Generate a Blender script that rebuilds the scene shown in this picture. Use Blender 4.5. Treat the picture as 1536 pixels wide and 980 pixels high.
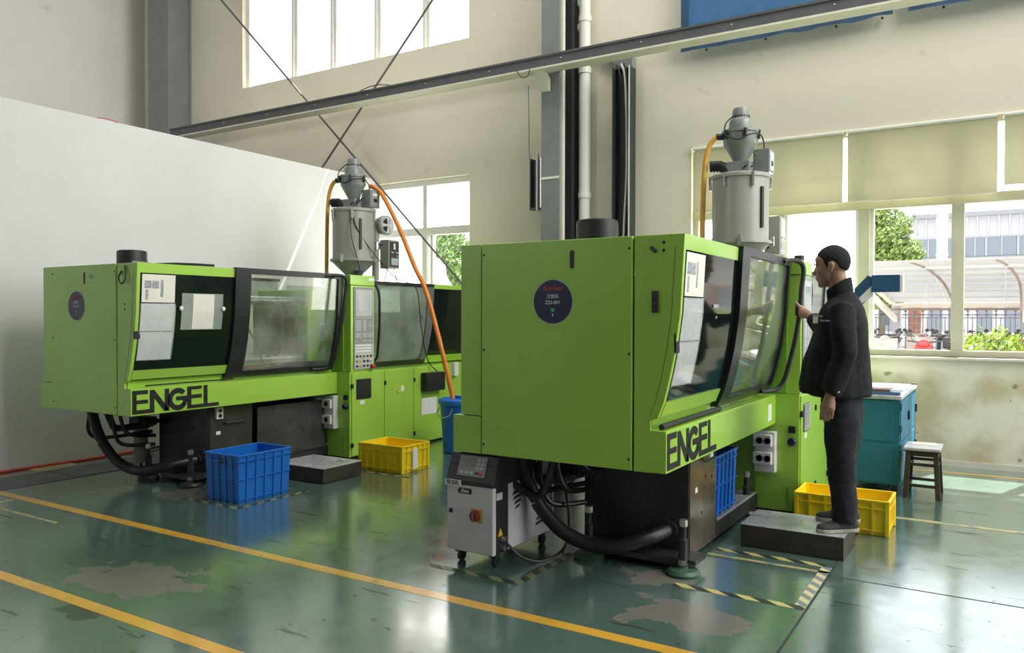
import bpy, bmesh, math, random
from mathutils import Vector, Matrix, noise
for o in list(bpy.data.objects): bpy.data.objects.remove(o, do_unlink=True)
S = bpy.context.scene
COL = S.collection
R = random.Random(7)
PI = math.pi

# ------------------------------------------------------------------ camera
EYE = 1.45
F_PX = 1184.1
YAW, PITCH, ROLL = -.5551, .012646, .002266
cy, sy, cp, sp, cr, sr = math.cos(YAW), math.sin(YAW), math.cos(PITCH), math.sin(PITCH), math.cos(ROLL), math.sin(ROLL)
RM = Matrix(((cr, -sr, 0), (sr, cr, 0), (0, 0, 1))) @ Matrix(((1, 0, 0), (0, cp, -sp), (0, sp, cp))) @ Matrix(((cy, 0, -sy), (0, 1, 0), (sy, 0, cy)))
right = Vector((RM[0][0], RM[0][2], -RM[0][1])); down = Vector((RM[1][0], RM[1][2], -RM[1][1])); fwd = Vector((RM[2][0], RM[2][2], -RM[2][1]))
cd = bpy.data.cameras.new('camera'); cam = bpy.data.objects.new('camera', cd); COL.objects.link(cam)
cd.sensor_width = 36; cd.lens = F_PX / 1536 * 36; cd.clip_end = 500; cd.clip_start = .05
cam.matrix_world = Matrix(((right.x, -down.x, -fwd.x, 0), (right.y, -down.y, -fwd.y, 0), (right.z, -down.z, -fwd.z, EYE), (0, 0, 0, 1)))
S.camera = cam

# ------------------------------------------------------------------ world, sun, large lights, exposure
w = bpy.data.worlds.new('sky'); S.world = w; w.use_nodes = True
bg = w.node_tree.nodes['Background']; bg.inputs[0].default_value = (.90, .95, 1, 1); bg.inputs[1].default_value = 3.0
sd = bpy.data.lights.new('sun', 'SUN'); sd.energy = 32.0; sd.angle = .012; sd.color = (1, .94, .84)
sun = bpy.data.objects.new('sun', sd); COL.objects.link(sun)
sun.rotation_euler = Vector((-.175, -.52, -1)).to_track_quat('-Z', 'Y').to_euler()
def area(name, loc, target, sx, sy_, energy, color):
    l = bpy.data.lights.new(name, 'AREA'); l.shape = 'RECTANGLE'; l.size = sx; l.size_y = sy_; l.energy = energy; l.color = color
    o = bpy.data.objects.new(name, l); COL.objects.link(o); o.location = loc
    o.rotation_euler = (Vector(target) - Vector(loc)).to_track_quat('-Z', 'Y').to_euler(); return o
area('side_window_daylight', (8.7, 5.3, 5.0), (-5, 5.0, 2.0), 6.4, 5.4, 430, (1, .98, .95))       # tall window opening in the right wall
area('roof_fill_lamp', (-2.0, 6.3, 8.3), (-2.0, 6.3, 0), 13, 2.0, 280, (1, .98, .94))   # added overhead fill, the ceiling has no opening here
area('side_fill_lamp', (2.6, 5.6, 7.9), (-6.5, 4.6, .8), 6.5, 3.2, 570, (1, .985, .95))             # added lamp high on the right, brightens the machine sides
area('bay_fill_lamp', (-11.2, -7.6, 4.6), (-13.2, 6, 5.0), 3.6, 2.6, 260, (1, .98, .95))                  # added lamp that brightens the upper wall beyond the partition
S.view_settings.view_transform = 'Standard'; S.view_settings.look = 'None'; S.view_settings.gamma = 1
S.view_settings.use_curve_mapping = False; S.view_settings.exposure = 0.0

# ------------------------------------------------------------------ materials
MATS = {}
def mat(name, col, rough=.5, metal=0., spec=.5, var=0., vscale=6., rvar=0., bump=0., bscale=40., dirt=None, dscale=3., dthr=.6, coat=0., coat_ior=1.5, alpha=None, emit=None):
    if name in MATS: return MATS[name]
    m = bpy.data.materials.new(name); m.use_nodes = True; MATS[name] = m
    nt = m.node_tree; b = nt.nodes['Principled BSDF']
    b.inputs['Base Color'].default_value = (*col, 1); b.inputs['Roughness'].default_value = rough
    b.inputs['Metallic'].default_value = metal; b.inputs['Specular IOR Level'].default_value = spec; b.inputs['Coat Weight'].default_value = coat; b.inputs['Coat Roughness'].default_value = .14; b.inputs['Coat IOR'].default_value = coat_ior
    tc = nt.nodes.new('ShaderNodeTexCoord')
    def nz(scale, det=5):
        n = nt.nodes.new('ShaderNodeTexNoise'); n.inputs['Scale'].default_value = scale; n.inputs['Detail'].default_value = det
        nt.links.new(tc.outputs['Object'], n.inputs['Vector']); return n
    cur = None
    if var:
        n = nz(vscale); r = nt.nodes.new('ShaderNodeMapRange'); r.inputs[1].default_value = .3; r.inputs[2].default_value = .7
        r.inputs[3].default_value = 1 - var; r.inputs[4].default_value = 1 + var
        nt.links.new(n.outputs[0], r.inputs[0])
        mx = nt.nodes.new('ShaderNodeVectorMath'); mx.operation = 'SCALE'; mx.inputs[0].default_value = col
        nt.links.new(r.outputs[0], mx.inputs['Scale']); cur = mx.outputs[0]
    if dirt:
        n = nz(dscale, 8); r = nt.nodes.new('ShaderNodeMapRange'); r.inputs[1].default_value = dthr; r.inputs[2].default_value = dthr + .12
        nt.links.new(n.outputs[0], r.inputs[0])
        mx = nt.nodes.new('ShaderNodeMix'); mx.data_type = 'RGBA'
        nt.links.new(r.outputs[0], mx.inputs[0])
        if cur: nt.links.new(cur, mx.inputs[6])
        else: mx.inputs[6].default_value = (*col, 1)
        mx.inputs[7].default_value = (*dirt, 1); cur = mx.outputs[2]
    if cur: nt.links.new(cur, b.inputs['Base Color'])
    if rvar:
        n = nz(vscale * 1.7); r = nt.nodes.new('ShaderNodeMapRange'); r.inputs[3].default_value = max(.02, rough - rvar); r.inputs[4].default_value = rough + rvar
        r.inputs[1].default_value = .3; r.inputs[2].default_value = .7
        nt.links.new(n.outputs[0], r.inputs[0]); nt.links.new(r.outputs[0], b.inputs['Roughness'])
    if bump:
        n = nz(bscale, 4); bp = nt.nodes.new('ShaderNodeBump'); bp.inputs['Strength'].default_value = bump; bp.inputs['Distance'].default_value = .02
        nt.links.new(n.outputs[0], bp.inputs['Height']); nt.links.new(bp.outputs[0], b.inputs['Normal'])
    if emit:
        b.inputs['Emission Color'].default_value = (*emit[0], 1); b.inputs['Emission Strength'].default_value = emit[1]
    return m
def glass(name, tint, frost=0., rough=.02, refl=1., fcol=(.9, .92, .92), veil=.0):
    if name in MATS: return MATS[name]
    m = bpy.data.materials.new(name); m.use_nodes = True; MATS[name] = m; nt = m.node_tree
    nt.nodes.remove(nt.nodes['Principled BSDF']); out = nt.nodes['Material Output']
    t = nt.nodes.new('ShaderNodeBsdfTransparent'); t.inputs[0].default_value = (*tint, 1)
    base = t.outputs[0]
    if frost:
        d1 = nt.nodes.new('ShaderNodeBsdfTranslucent'); d1.inputs[0].default_value = (*fcol, 1); d2_ = nt.nodes.new('ShaderNodeBsdfDiffuse'); d2_.inputs[0].default_value = (*fcol, 1)
        d = nt.nodes.new('ShaderNodeMixShader'); d.inputs[0].default_value = veil; nt.links.new(d1.outputs[0], d.inputs[1]); nt.links.new(d2_.outputs[0], d.inputs[2])
        tc = nt.nodes.new('ShaderNodeTexCoord'); n = nt.nodes.new('ShaderNodeTexNoise'); n.inputs['Scale'].default_value = 2.5; n.inputs['Detail'].default_value = 6
        nt.links.new(tc.outputs['Object'], n.inputs['Vector'])
        r = nt.nodes.new('ShaderNodeMapRange'); r.inputs[1].default_value = .35; r.inputs[2].default_value = .65
        r.inputs[3].default_value = max(0, frost - .12); r.inputs[4].default_value = min(1, frost + .12); nt.links.new(n.outputs[0], r.inputs[0])
        mx = nt.nodes.new('ShaderNodeMixShader'); nt.links.new(r.outputs[0], mx.inputs[0]); nt.links.new(base, mx.inputs[1]); nt.links.new(d.outputs[0], mx.inputs[2]); base = mx.outputs[0]
    g = nt.nodes.new('ShaderNodeBsdfGlossy'); g.inputs['Roughness'].default_value = rough
    fr = nt.nodes.new('ShaderNodeLayerWeight'); fr.inputs[0].default_value = .5          # 1 - |cos|, the same on both faces of a pane
    pw = nt.nodes.new('ShaderNodeMath'); pw.operation = 'POWER'; pw.inputs[1].default_value = 5; nt.links.new(fr.outputs['Facing'], pw.inputs[0])
    mu = nt.nodes.new('ShaderNodeMath'); mu.operation = 'MULTIPLY_ADD'; mu.inputs[1].default_value = .95 * min(1, refl); mu.inputs[2].default_value = .045 * refl; nt.links.new(pw.outputs[0], mu.inputs[0])
    mx = nt.nodes.new('ShaderNodeMixShader'); nt.links.new(mu.outputs[0], mx.inputs[0]); nt.links.new(base, mx.inputs[1]); nt.links.new(g.outputs[0], mx.inputs[2])
    nt.links.new(mx.outputs[0], out.inputs[0]); return m
def cloth(name, col, trans, tw=.5, var=.08):
    if name in MATS: return MATS[name]
    m = bpy.data.materials.new(name); m.use_nodes = True; MATS[name] = m; nt = m.node_tree
    b = nt.nodes['Principled BSDF']; b.inputs['Base Color'].default_value = (*col, 1); b.inputs['Roughness'].default_value = .7
    tc = nt.nodes.new('ShaderNodeTexCoord'); n = nt.nodes.new('ShaderNodeTexNoise'); n.inputs['Scale'].default_value = 3; nt.links.new(tc.outputs['Object'], n.inputs['Vector'])
    r = nt.nodes.new('ShaderNodeMapRange'); r.inputs[3].default_value = 1 - var; r.inputs[4].default_value = 1 + var; nt.links.new(n.outputs[0], r.inputs[0])
    v = nt.nodes.new('ShaderNodeVectorMath'); v.operation = 'SCALE'; v.inputs[0].default_value = col; nt.links.new(r.outputs[0], v.inputs['Scale']); nt.links.new(v.outputs[0], b.inputs['Base Color'])
    t = nt.nodes.new('ShaderNodeBsdfTranslucent'); t.inputs[0].default_value = (*trans, 1)
    mx = nt.nodes.new('ShaderNodeMixShader'); mx.inputs[0].default_value = tw
    nt.links.new(b.outputs[0], mx.inputs[1]); nt.links.new(t.outputs[0], mx.inputs[2]); nt.links.new(mx.outputs[0], nt.nodes['Material Output'].inputs[0]); return m

M_GREEN = mat('machine_green', (.345, .60, .068), .36, var=.04, vscale=2, rvar=.06, dirt=(.22, .36, .05), dscale=9, dthr=.72, coat=.6)
M_GREEN2 = mat('machine_green_post', (.22, .46, .05), .4)
M_BLACK = mat('black_steel', (.022, .023, .024), .38, var=.3, vscale=5, rvar=.12)
M_FRAME = mat('black_frame', (.018, .019, .021), .28)
M_RUBBER = mat('black_rubber', (.014, .014, .015), .5)
M_HOSE = mat('black_hose', (.016, .016, .017), .42)
M_DGLASS = mat('dark_glass', (.006, .010, .009), .07, spec=.6)
M_GLASS = glass('clear_guard', (.93, .95, .92), frost=.13, refl=1.9, veil=.6, fcol=(.75, .78, .74))  # pale veil put into the glass to brighten the dark doors
M_GLASS2 = glass('smoked_guard', (.62, .68, .62), frost=.38, rough=.05, refl=1.3, fcol=(.60, .66, .58), veil=.7)
M_STEEL = mat('steel', (.55, .55, .53), .3, metal=.9, rvar=.08)
M_PANEL = mat('scuffed_steel', (.20, .17, .13), .26, metal=.65, var=.3, vscale=3, rvar=.1)
M_HOPPER = mat('hopper_grey', (.33, .335, .305), .36, var=.05, rvar=.06)
M_HOPPER2 = mat('loader_grey', (.22, .24, .228), .34, var=.05)
M_WHITE = mat('white_plastic', (.72, .72, .69), .4)
M_PAPER = mat('paper', (.80, .80, .78), .35, var=.05, vscale=14)
M_PAPERW = mat('paper_warm', (.78, .75, .66), .4, var=.04, vscale=12)
M_PRINT = mat('print_grey', (.30, .32, .34), .5, var=.5, vscale=60)
M_ACRYL = glass('acrylic_sleeve', (.7, .74, .7), frost=.65, rough=.08, fcol=(.45, .50, .45), veil=.9)
M_INK = mat('black_ink', (.012, .013, .013), .45)
M_NAVY = mat('navy_enamel', (.012, .018, .065), .3)
M_RED = mat('red_print', (.55, .05, .04), .4)
M_LTXT = mat('white_print', (.72, .74, .76), .4)
M_GTXT = mat('green_print', (.08, .42, .12), .4)
M_BLUE = mat('crate_blue', (.012, .16, .62), .38, var=.08, vscale=5, dirt=(.03, .17, .48), dscale=14, dthr=.66)
M_YEL = mat('crate_yellow', (.92, .66, .012), .38, var=.05, vscale=5)
M_TEAL = mat('cabinet_blue', (.018, .15, .24), .42, var=.14, vscale=3)
M_ARM = mat('navy_sheet', (.022, .075, .16), .4, var=.1)
M_WOOD = mat('dark_wood', (.045, .032, .026), .5, var=.3)
M_WTOP = mat('worn_top', (.50, .50, .53), .4, var=.2, vscale=9)
M_TCUW = mat('unit_white', (.60, .61, .62), .38, var=.05)
M_TCUB = mat('unit_black', (.025, .026, .028), .42)
M_ORANGE = mat('orange_hose', (.74, .235, .035), .4, var=.1)
M_AMBER = mat('amber_hose', (.72, .37, .055), .38, var=.1)
M_STEPT = mat('step_top', (.48, .49, .52), .34, metal=.35, var=.25, vscale=7, rvar=.1)
M_STEPS = mat('step_side', (.040, .033, .028), .5, var=.35, vscale=7, dirt=(.12, .10, .09), dscale=9, dthr=.66)
M_COLM = mat('column_grey', (.20, .22, .21), .5, var=.08)
M_RAIL = mat('rail_grey', (.085, .09, .09), .5, var=.1)
M_CREAM = mat('cream_paint', (.66, .64, .52), .55, var=.06)
M_DARK = mat('dark_steel', (.030, .034, .036), .5, var=.15)
M_PIPE = mat('pvc_pipe', (.70, .69, .62), .42)
M_ROD = mat('brace_rod', (.11, .105, .10), .5)
M_FRWIN = mat('window_white', (.74, .73, .69), .45, var=.04)
M_FRWIN2 = mat('window_ivory', (.56, .54, .40), .5, var=.06)
M_CLEAR = glass('window_glass', (.97, .98, .98), refl=.8)
M_FROST = glass('frosted_glass', (.93, .95, .96), frost=.55, rough=.1, refl=.6, fcol=(.95, .96, .96))
M_BLIND = cloth('blind_cloth', (.40, .385, .26), (.36, .35, .21), .16)
M_TARP = cloth('blue_tarp', (.030, .075, .145), (.03, .13, .30), .14, .4)
M_SKIN = mat('skin', (.36, .20, .14), .5, var=.08, vscale=20)
M_HAIR = mat('hair', (.016, .015, .015), .75, spec=.25, var=.4, vscale=120, bump=.5, bscale=160)
M_JACKET = mat('jacket_cloth', (.017, .018, .020), .85, spec=.2, var=.25, vscale=30, bump=.25, bscale=24)
M_TROUS = mat('trouser_cloth', (.023, .025, .031), .85, spec=.2, var=.25, vscale=30, bump=.25, bscale=20)
M_SHOE = mat('shoe_upper', (.055, .052, .052), .7, var=.2, vscale=30)
M_SOLE = mat('shoe_sole', (.42, .39, .34), .6)
M_YLINE = mat('line_yellow', (.80, .44, .05), .35, coat=1, coat_ior=1.9, var=.10, vscale=5, rvar=.1, dirt=(.45, .28, .07), dscale=14, dthr=.66)
M_PALE = mat('line_pale', (.42, .36, .16), .4, dirt=(.14, .22, .15), dscale=11, dthr=.5)
M_JOINT = mat('joint_dark', (.03, .035, .033), .7)
M_PLATE = mat('trench_plate', (.085, .09, .095), .45, var=.2, vscale=4, rvar=.1)
M_SCREEN = mat('lcd', (.42, .46, .45), .12)
M_KEY = mat('key_grey', (.50, .51, .51), .5)
M_PANELG = mat('panel_grey', (.27, .28, .28), .45)
M_YSIGN = mat('sign_yellow', (.85, .55, .02), .4)
M_KRED = mat('knob_red', (.45, .03, .03), .35)
M_PLANT = mat('leaf_green', (.20, .28, .07), .6, var=.45, vscale=2)
M_PLANT2 = mat('leaf_green_dark', (.15, .26, .07), .6, var=.45, vscale=2)
M_HEDGE = mat('hedge_leaf', (.20, .30, .035), .6, var=.35, vscale=5)
M_BARK = mat('bark', (.18, .13, .09), .8, var=.3)
M_BWALL = mat('far_wall', (.35, .35, .38), .6)
M_BGLASS = mat('far_glass', (.16, .18, .22), .2)
M_ROOFSH = cloth('poly_sheet', (.60, .60, .60), (.34, .34, .34), .6, .03)
M_BEIGE = mat('beige_steel', (.62, .57, .52), .5)
M_RUST = mat('rust_arm', (.28, .22, .18), .6)
M_IRON = mat('fence_iron', (.09, .09, .11), .5)
M_BRICK = mat('brick_red', (.36, .17, .12), .8, var=.2, vscale=9)
M_YARD = mat('yard_concrete', (.40, .39, .37), .8, var=.08)
M_TYRE = mat('tyre', (.07, .07, .075), .6)
M_VAN = mat('van_white', (.82, .82, .83), .3)

def stripes(name, c1, c2, freq, diag=(1, 1, 0)):
    if name in MATS: return MATS[name]
    m = bpy.data.materials.new(name); m.use_nodes = True; MATS[name] = m; nt = m.node_tree; b = nt.nodes['Principled BSDF']; b.inputs['Roughness'].default_value = .4
    tc = nt.nodes.new('ShaderNodeTexCoord'); d = nt.nodes.new('ShaderNodeVectorMath'); d.operation = 'DOT_PRODUCT'; d.inputs[1].default_value = diag
    nt.links.new(tc.outputs['Object'], d.inputs[0])
    mu = nt.nodes.new('ShaderNodeMath'); mu.operation = 'MULTIPLY'; mu.inputs[1].default_value = freq; nt.links.new(d.outputs['Value'], mu.inputs[0])
    fr = nt.nodes.new('ShaderNodeMath'); fr.operation = 'FRACT'; nt.links.new(mu.outputs[0], fr.inputs[0])
    gt = nt.nodes.new('ShaderNodeMath'); gt.operation = 'GREATER_THAN'; gt.inputs[1].default_value = .5; nt.links.new(fr.outputs[0], gt.inputs[0])
    mx = nt.nodes.new('ShaderNodeMix'); mx.data_type = 'RGBA'; mx.inputs[6].default_value = (*c1, 1); mx.inputs[7].default_value = (*c2, 1)
    nt.links.new(gt.outputs[0], mx.inputs[0]); nt.links.new(mx.outputs[2], b.inputs['Base Color']); return m
M_HAZX = stripes('hazard_tape_x', (.52, .47, .17), (.03, .035, .035), 6.0, (1, 1.3, 0))
M_HAZW = stripes('hazard_tape_worn', (.22, .24, .12), (.03, .05, .042), 6.0, (1, 1.3, 0))
M_HAZY = stripes('hazard_tape_y', (.60, .55, .30), (.20, .22, .24), 9.0, (1.0, 1, 0))

def floor_mat():
    m = bpy.data.materials.new('green_epoxy'); m.use_nodes = True; nt = m.node_tree; b = nt.nodes['Principled BSDF']; L = nt.links
    tc = nt.nodes.new('ShaderNodeTexCoord')
    def N(t): return nt.nodes.new(t)
    def nz(scale, det=6, rough=.55, stretch=None):
        n = N('ShaderNodeTexNoise'); n.inputs['Scale'].default_value = scale; n.inputs['Detail'].default_value = det; n.inputs['Roughness'].default_value = rough
        if stretch:
            mp = N('ShaderNodeMapping'); mp.inputs['Scale'].default_value = stretch; mp.inputs['Rotation'].default_value = (0, 0, .35); L.new(tc.outputs['Object'], mp.inputs[0]); L.new(mp.outputs[0], n.inputs['Vector'])
        else: L.new(tc.outputs['Object'], n.inputs['Vector'])
        return n.outputs[0]
    def rng(x, a, b_, c=0, d=1):
        r = N('ShaderNodeMapRange'); L.new(x, r.inputs[0])
        for i, v in enumerate((a, b_, c, d)): r.inputs[i + 1].default_value = v
        return r.outputs[0]
    def mix(f, a, b_):
        x = N('ShaderNodeMix'); x.data_type = 'RGBA'; L.new(f, x.inputs[0])
        for s, v in ((6, a), (7, b_)):
            if isinstance(v, tuple): x.inputs[s].default_value = (*v, 1)
            else: L.new(v, x.inputs[s])
        return x.outputs[2]
    def mth(op, a, b_=None):
        x = N('ShaderNodeMath'); x.operation = op
        for i, v in enumerate((a, b_)):
            if v is None: continue
            if isinstance(v, (int, float)): x.inputs[i].default_value = v
            else: L.new(v, x.inputs[i])
        return x.outputs[0]
    c = mix(rng(nz(.8), .35, .68), (.062, .128, .100), (.110, .180, .148))
    c = mix(rng(nz(3.5, 8, .65), .55, .75, 0, .55), c, (.13, .17, .145))
    f1 = rng(nz(2.2, 9, .7, (1, 3.5, 1)), .66, .74, 0, .75); c = mix(f1, c, (.055, .055, .05))     # dark scuffs
    f2 = rng(nz(1.3, 10, .62), .69, .715, 0, .8); c = mix(f2, c, (.20, .175, .16))                # worn to concrete
    f3 = rng(nz(9, 6, .6, (.22, 1.6, 1)), .635, .65, 0, .85); c = mix(f3, c, (.05, .05, .048))       # scratches and pock marks
    f4 = rng(nz(16, 5, .6), .665, .68, 0, .9); c = mix(f4, c, (.06, .055, .05))
    wear = mth('MAXIMUM', mth('MAXIMUM', f1, f2), mth('MAXIMUM', f3, f4))
    # worn patches at known places
    pert = nz(5, 6, .6)
    for (x, y, r, s) in ((-4.05, 2.57, .26, 1.6), (-1.30, 3.70, .20, 1.5), (-3.84, 2.16, .07, 2.0), (-1.62, 4.15, .15, 1.3), (-5.6, 4.05, .16, 1.5), (-6.3, 3.75, .10, 2)):
        d = N('ShaderNodeVectorMath'); d.operation = 'SUBTRACT'; L.new(tc.outputs['Object'], d.inputs[0]); d.inputs[1].default_value = (x, y, 0)
        sc = N('ShaderNodeVectorMath'); sc.operation = 'MULTIPLY'; L.new(d.outputs[0], sc.inputs[0]); sc.inputs[1].default_value = (1 / s, 1, 0)
        ln = N('ShaderNodeVectorMath'); ln.operation = 'LENGTH'; L.new(sc.outputs[0], ln.inputs[0])
        e = mth('ADD', ln.outputs['Value'], mth('MULTIPLY', mth('SUBTRACT', pert, .5), r * 3.2))
        fp_ = rng(e, r, r * .93, 0, .8); c = mix(fp_, c, (.21, .185, .17) if r > .09 else (.05, .045, .04)); wear = mth('MAXIMUM', wear, mth('MULTIPLY', fp_, .85))
    L.new(c, b.inputs['Base Color']); cw = mth('SUBTRACT', 1, wear)
    rr = rng(nz(2.5, 7), .3, .7, .10, .24); L.new(rr, b.inputs['Roughness']); b.inputs['Specular IOR Level'].default_value = .8; L.new(cw, b.inputs['Coat Weight']); b.inputs['Coat IOR'].default_value = 2.0; L.new(rng(nz(6, 7), .3, .7, .11, .24), b.inputs['Coat Roughness'])
    bp = N('ShaderNodeBump'); bp.inputs['Strength'].default_value = .16; bp.inputs['Distance'].default_value = .01
    L.new(nz(1.6, 9, .6), bp.inputs['Height']); L.new(bp.outputs[0], b.inputs['Normal']); return m
M_FLOOR = floor_mat()
def plaster(name, col, stain, thr, low=None):
    m = bpy.data.materials.new(name); m.use_nodes = True; nt = m.node_tree; b = nt.nodes['Principled BSDF']; L = nt.links; b.inputs['Roughness'].default_value = .75; b.inputs['Specular IOR Level'].default_value = .25
    tc = nt.nodes.new('ShaderNodeTexCoord')
    def nz(s, d=6):
        n = nt.nodes.new('ShaderNodeTexNoise'); n.inputs['Scale'].default_value = s; n.inputs['Detail'].default_value = d; L.new(tc.outputs['Object'], n.inputs['Vector']); return n.outputs[0]
    def rng(x, a, b_, c, d):
        r = nt.nodes.new('ShaderNodeMapRange'); L.new(x, r.inputs[0])
        for i, v in enumerate((a, b_, c, d)): r.inputs[i + 1].default_value = v
        return r.outputs[0]
    def mix(f, a, b_):
        x = nt.nodes.new('ShaderNodeMix'); x.data_type = 'RGBA'; L.new(f, x.inputs[0])
        for s, v in ((6, a), (7, b_)):
            if isinstance(v, tuple): x.inputs[s].default_value = (*v, 1)
            else: L.new(v, x.inputs[s])
        return x.outputs[2]
    c = mix(rng(nz(1.1), .3, .7, 0, 1), tuple(v * .93 for v in col), col)
    c = mix(rng(nz(3.3, 9), thr, thr + .05, 0, .5), c, stain)
    if low:      # damp staining near the foot of the wall
        sx = nt.nodes.new('ShaderNodeSeparateXYZ'); L.new(tc.outputs['Object'], sx.inputs[0])
        mu = nt.nodes.new('ShaderNodeMath'); mu.operation = 'MULTIPLY'; L.new(rng(sx.outputs[2], low, low - .12, 0, 1), mu.inputs[0]); L.new(rng(nz(2.4, 9), .45, .64, 0, .85), mu.inputs[1])
        c = mix(mu.outputs[0], c, (.50, .42, .24))
        mu2 = nt.nodes.new('ShaderNodeMath'); mu2.operation = 'MULTIPLY'; L.new(rng(sx.outputs[2], low, low - .1, 0, 1), mu2.inputs[0]); L.new(rng(nz(5.2, 8), .66, .69, 0, .8), mu2.inputs[1])
        c = mix(mu2.outputs[0], c, (.22, .18, .10))
    L.new(c, b.inputs['Base Color'])
    bp = nt.nodes.new('ShaderNodeBump'); bp.inputs['Strength'].default_value = .18; bp.inputs['Distance'].default_value = .02; L.new(nz(4, 8), bp.inputs['Height']); L.new(bp.outputs[0], b.inputs['Normal']); return m
M_WALLB = plaster('wall_cream', (.76, .71, .575), (.58, .55, .46), .66, low=1.04)
M_WALLP = plaster('wall_white', (.70, .70, .70), (.66, .66, .63), .68)
M_WALLL = plaster('wall_upper', (.82, .80, .77), (.6, .58, .52), .7)
M_CEIL = mat('ceiling_paint', (.30, .31, .31), .8)

# ------------------------------------------------------------------ mesh builder
class MB:
    def __init__(s): s.v = []; s.f = []
    def add(s, vs, fs):
        b = len(s.v); s.v += [tuple(x) for x in vs]; s.f += [tuple(b + i for i in f) for f in fs]; return s
    def box(s, x0, x1, y0, y1, z0, z1):
        return s.add([(x0, y0, z0), (x1, y0, z0), (x1, y1, z0), (x0, y1, z0), (x0, y0, z1), (x1, y0, z1), (x1, y1, z1), (x0, y1, z1)],
                     [(0, 3, 2, 1), (4, 5, 6, 7), (0, 1, 5, 4), (1, 2, 6, 5), (2, 3, 7, 6), (3, 0, 4, 7)])
    def bar(s, a, b, w_, h, up=(0, 0, 1)):
        a, b = Vector(a), Vector(b); d = (b - a).normalized(); u = Vector(up)
        if abs(d.dot(u)) > .99: u = Vector((1, 0, 0))
        x = d.cross(u).normalized(); z = x.cross(d).normalized(); vs = []
        for p in (a, b):
            for i, j in ((-1, -1), (1, -1), (1, 1), (-1, 1)): vs.append(p + x * (i * w_ / 2) + z * (j * h / 2))
        return s.add(vs, [(0, 1, 2, 3), (7, 6, 5, 4), (0, 4, 5, 1), (1, 5, 6, 2), (2, 6, 7, 3), (3, 7, 4, 0)])
    def prism(s, poly, axis, a0, a1):
        # poly: 2D pts; axis 'x': (y,z), 'y': (x,z), 'z': (x,y)
        def P(p, a): return {'x': (a, p[0], p[1]), 'y': (p[0], a, p[1]), 'z': (p[0], p[1], a)}[axis]
        n = len(poly); vs = [P(p, a0) for p in poly] + [P(p, a1) for p in poly]
        fs = [tuple(range(n))[::-1], tuple(range(n, 2 * n))] + [(i, (i + 1) % n, n + (i + 1) % n, n + i) for i in range(n)]
        return s.add(vs, fs)
    def tube(s, pts, r, n=10, caps=True):
        pts = [Vector(p) for p in pts]; rs = r if isinstance(r, (list, tuple)) else [r] * len(pts); m = len(pts); vs = []; prev = None
        for i, p in enumerate(pts):
            d = (pts[min(i + 1, m - 1)] - pts[max(i - 1, 0)]).normalized()
            if prev is None:
                u = Vector((0, 0, 1)) if abs(d.z) < .9 else Vector((1, 0, 0)); x = d.cross(u).normalized()
            else: x = (prev - d * prev.dot(d)).normalized()
            prev = x; y = d.cross(x)
            for k in range(n): a = 2 * PI * k / n; vs.append(p + (x * math.cos(a) + y * math.sin(a)) * rs[i])
        fs = [(i * n + k, i * n + (k + 1) % n, (i + 1) * n + (k + 1) % n, (i + 1) * n + k) for i in range(m - 1) for k in range(n)]
        if caps: fs += [tuple(range(n))[::-1], tuple(range((m - 1) * n, m * n))]
        return s.add(vs, fs)
    def lathe(s, prof, c=(0, 0, 0), axis=(0, 0, 1), n=28):
        # prof: list of (radius, height) along the axis
        c = Vector(c); d = Vector(axis).normalized(); u = Vector((0, 0, 1)) if abs(d.z) < .9 else Vector((1, 0, 0)); x = d.cross(u).normalized(); y = d.cross(x); vs = []
        for r, h in prof:
            for k in range(n): a = 2 * PI * k / n; vs.append(c + d * h + (x * math.cos(a) + y * math.sin(a)) * max(r, .0002))
        m = len(prof); fs = [(i * n + k, i * n + (k + 1) % n, (i + 1) * n + (k + 1) % n, (i + 1) * n + k) for i in range(m - 1) for k in range(n)]
        fs += [tuple(range(n))[::-1], tuple(range((m - 1) * n, m * n))]
        return s.add(vs, fs)
    def rings(s, rings):
        # rings: list of (centre, ax, ay) with vectors ax, ay
        n = 20; vs = []
        for c, ax, ay in rings:
            c, ax, ay = Vector(c), Vector(ax), Vector(ay)
            for k in range(n): a = 2 * PI * k / n; vs.append(c + ax * math.cos(a) + ay * math.sin(a))
        m = len(rings); fs = [(i * n + k, i * n + (k + 1) % n, (i + 1) * n + (k + 1) % n, (i + 1) * n + k) for i in range(m - 1) for k in range(n)]
        fs += [tuple(range(n))[::-1], tuple(range((m - 1) * n, m * n))]
        return s.add(vs, fs)
    def ball(s, c, rx, ry, rz, n=16, rot=None):
        vs = []; fs = []; c = Vector(c)
        for i in range(n // 2 + 1):
            t = PI * i / (n // 2)
            for k in range(n):
                a = 2 * PI * k / n; p = Vector((math.sin(t) * math.cos(a) * rx, math.sin(t) * math.sin(a) * ry, math.cos(t) * rz))
                if rot: p = rot @ p
                vs.append(c + p)
        for i in range(n // 2):
            for k in range(n): fs.append((i * n + k, (i + 1) * n + k, (i + 1) * n + (k + 1) % n, i * n + (k + 1) % n))
        return s.add(vs, fs)
    def mesh(s, name, m, smooth=False):
        me = bpy.data.meshes.new(name); me.from_pydata(s.v, [], s.f)
        bm = bmesh.new(); bm.from_mesh(me); bmesh.ops.recalc_face_normals(bm, faces=bm.faces); bm.to_mesh(me); bm.free()
        if m: me.materials.append(m)
        if smooth:
            me.polygons.foreach_set('use_smooth', [True] * len(me.polygons)); me.set_sharp_from_angle(angle=math.radians(38))
        me.update(); return me
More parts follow.
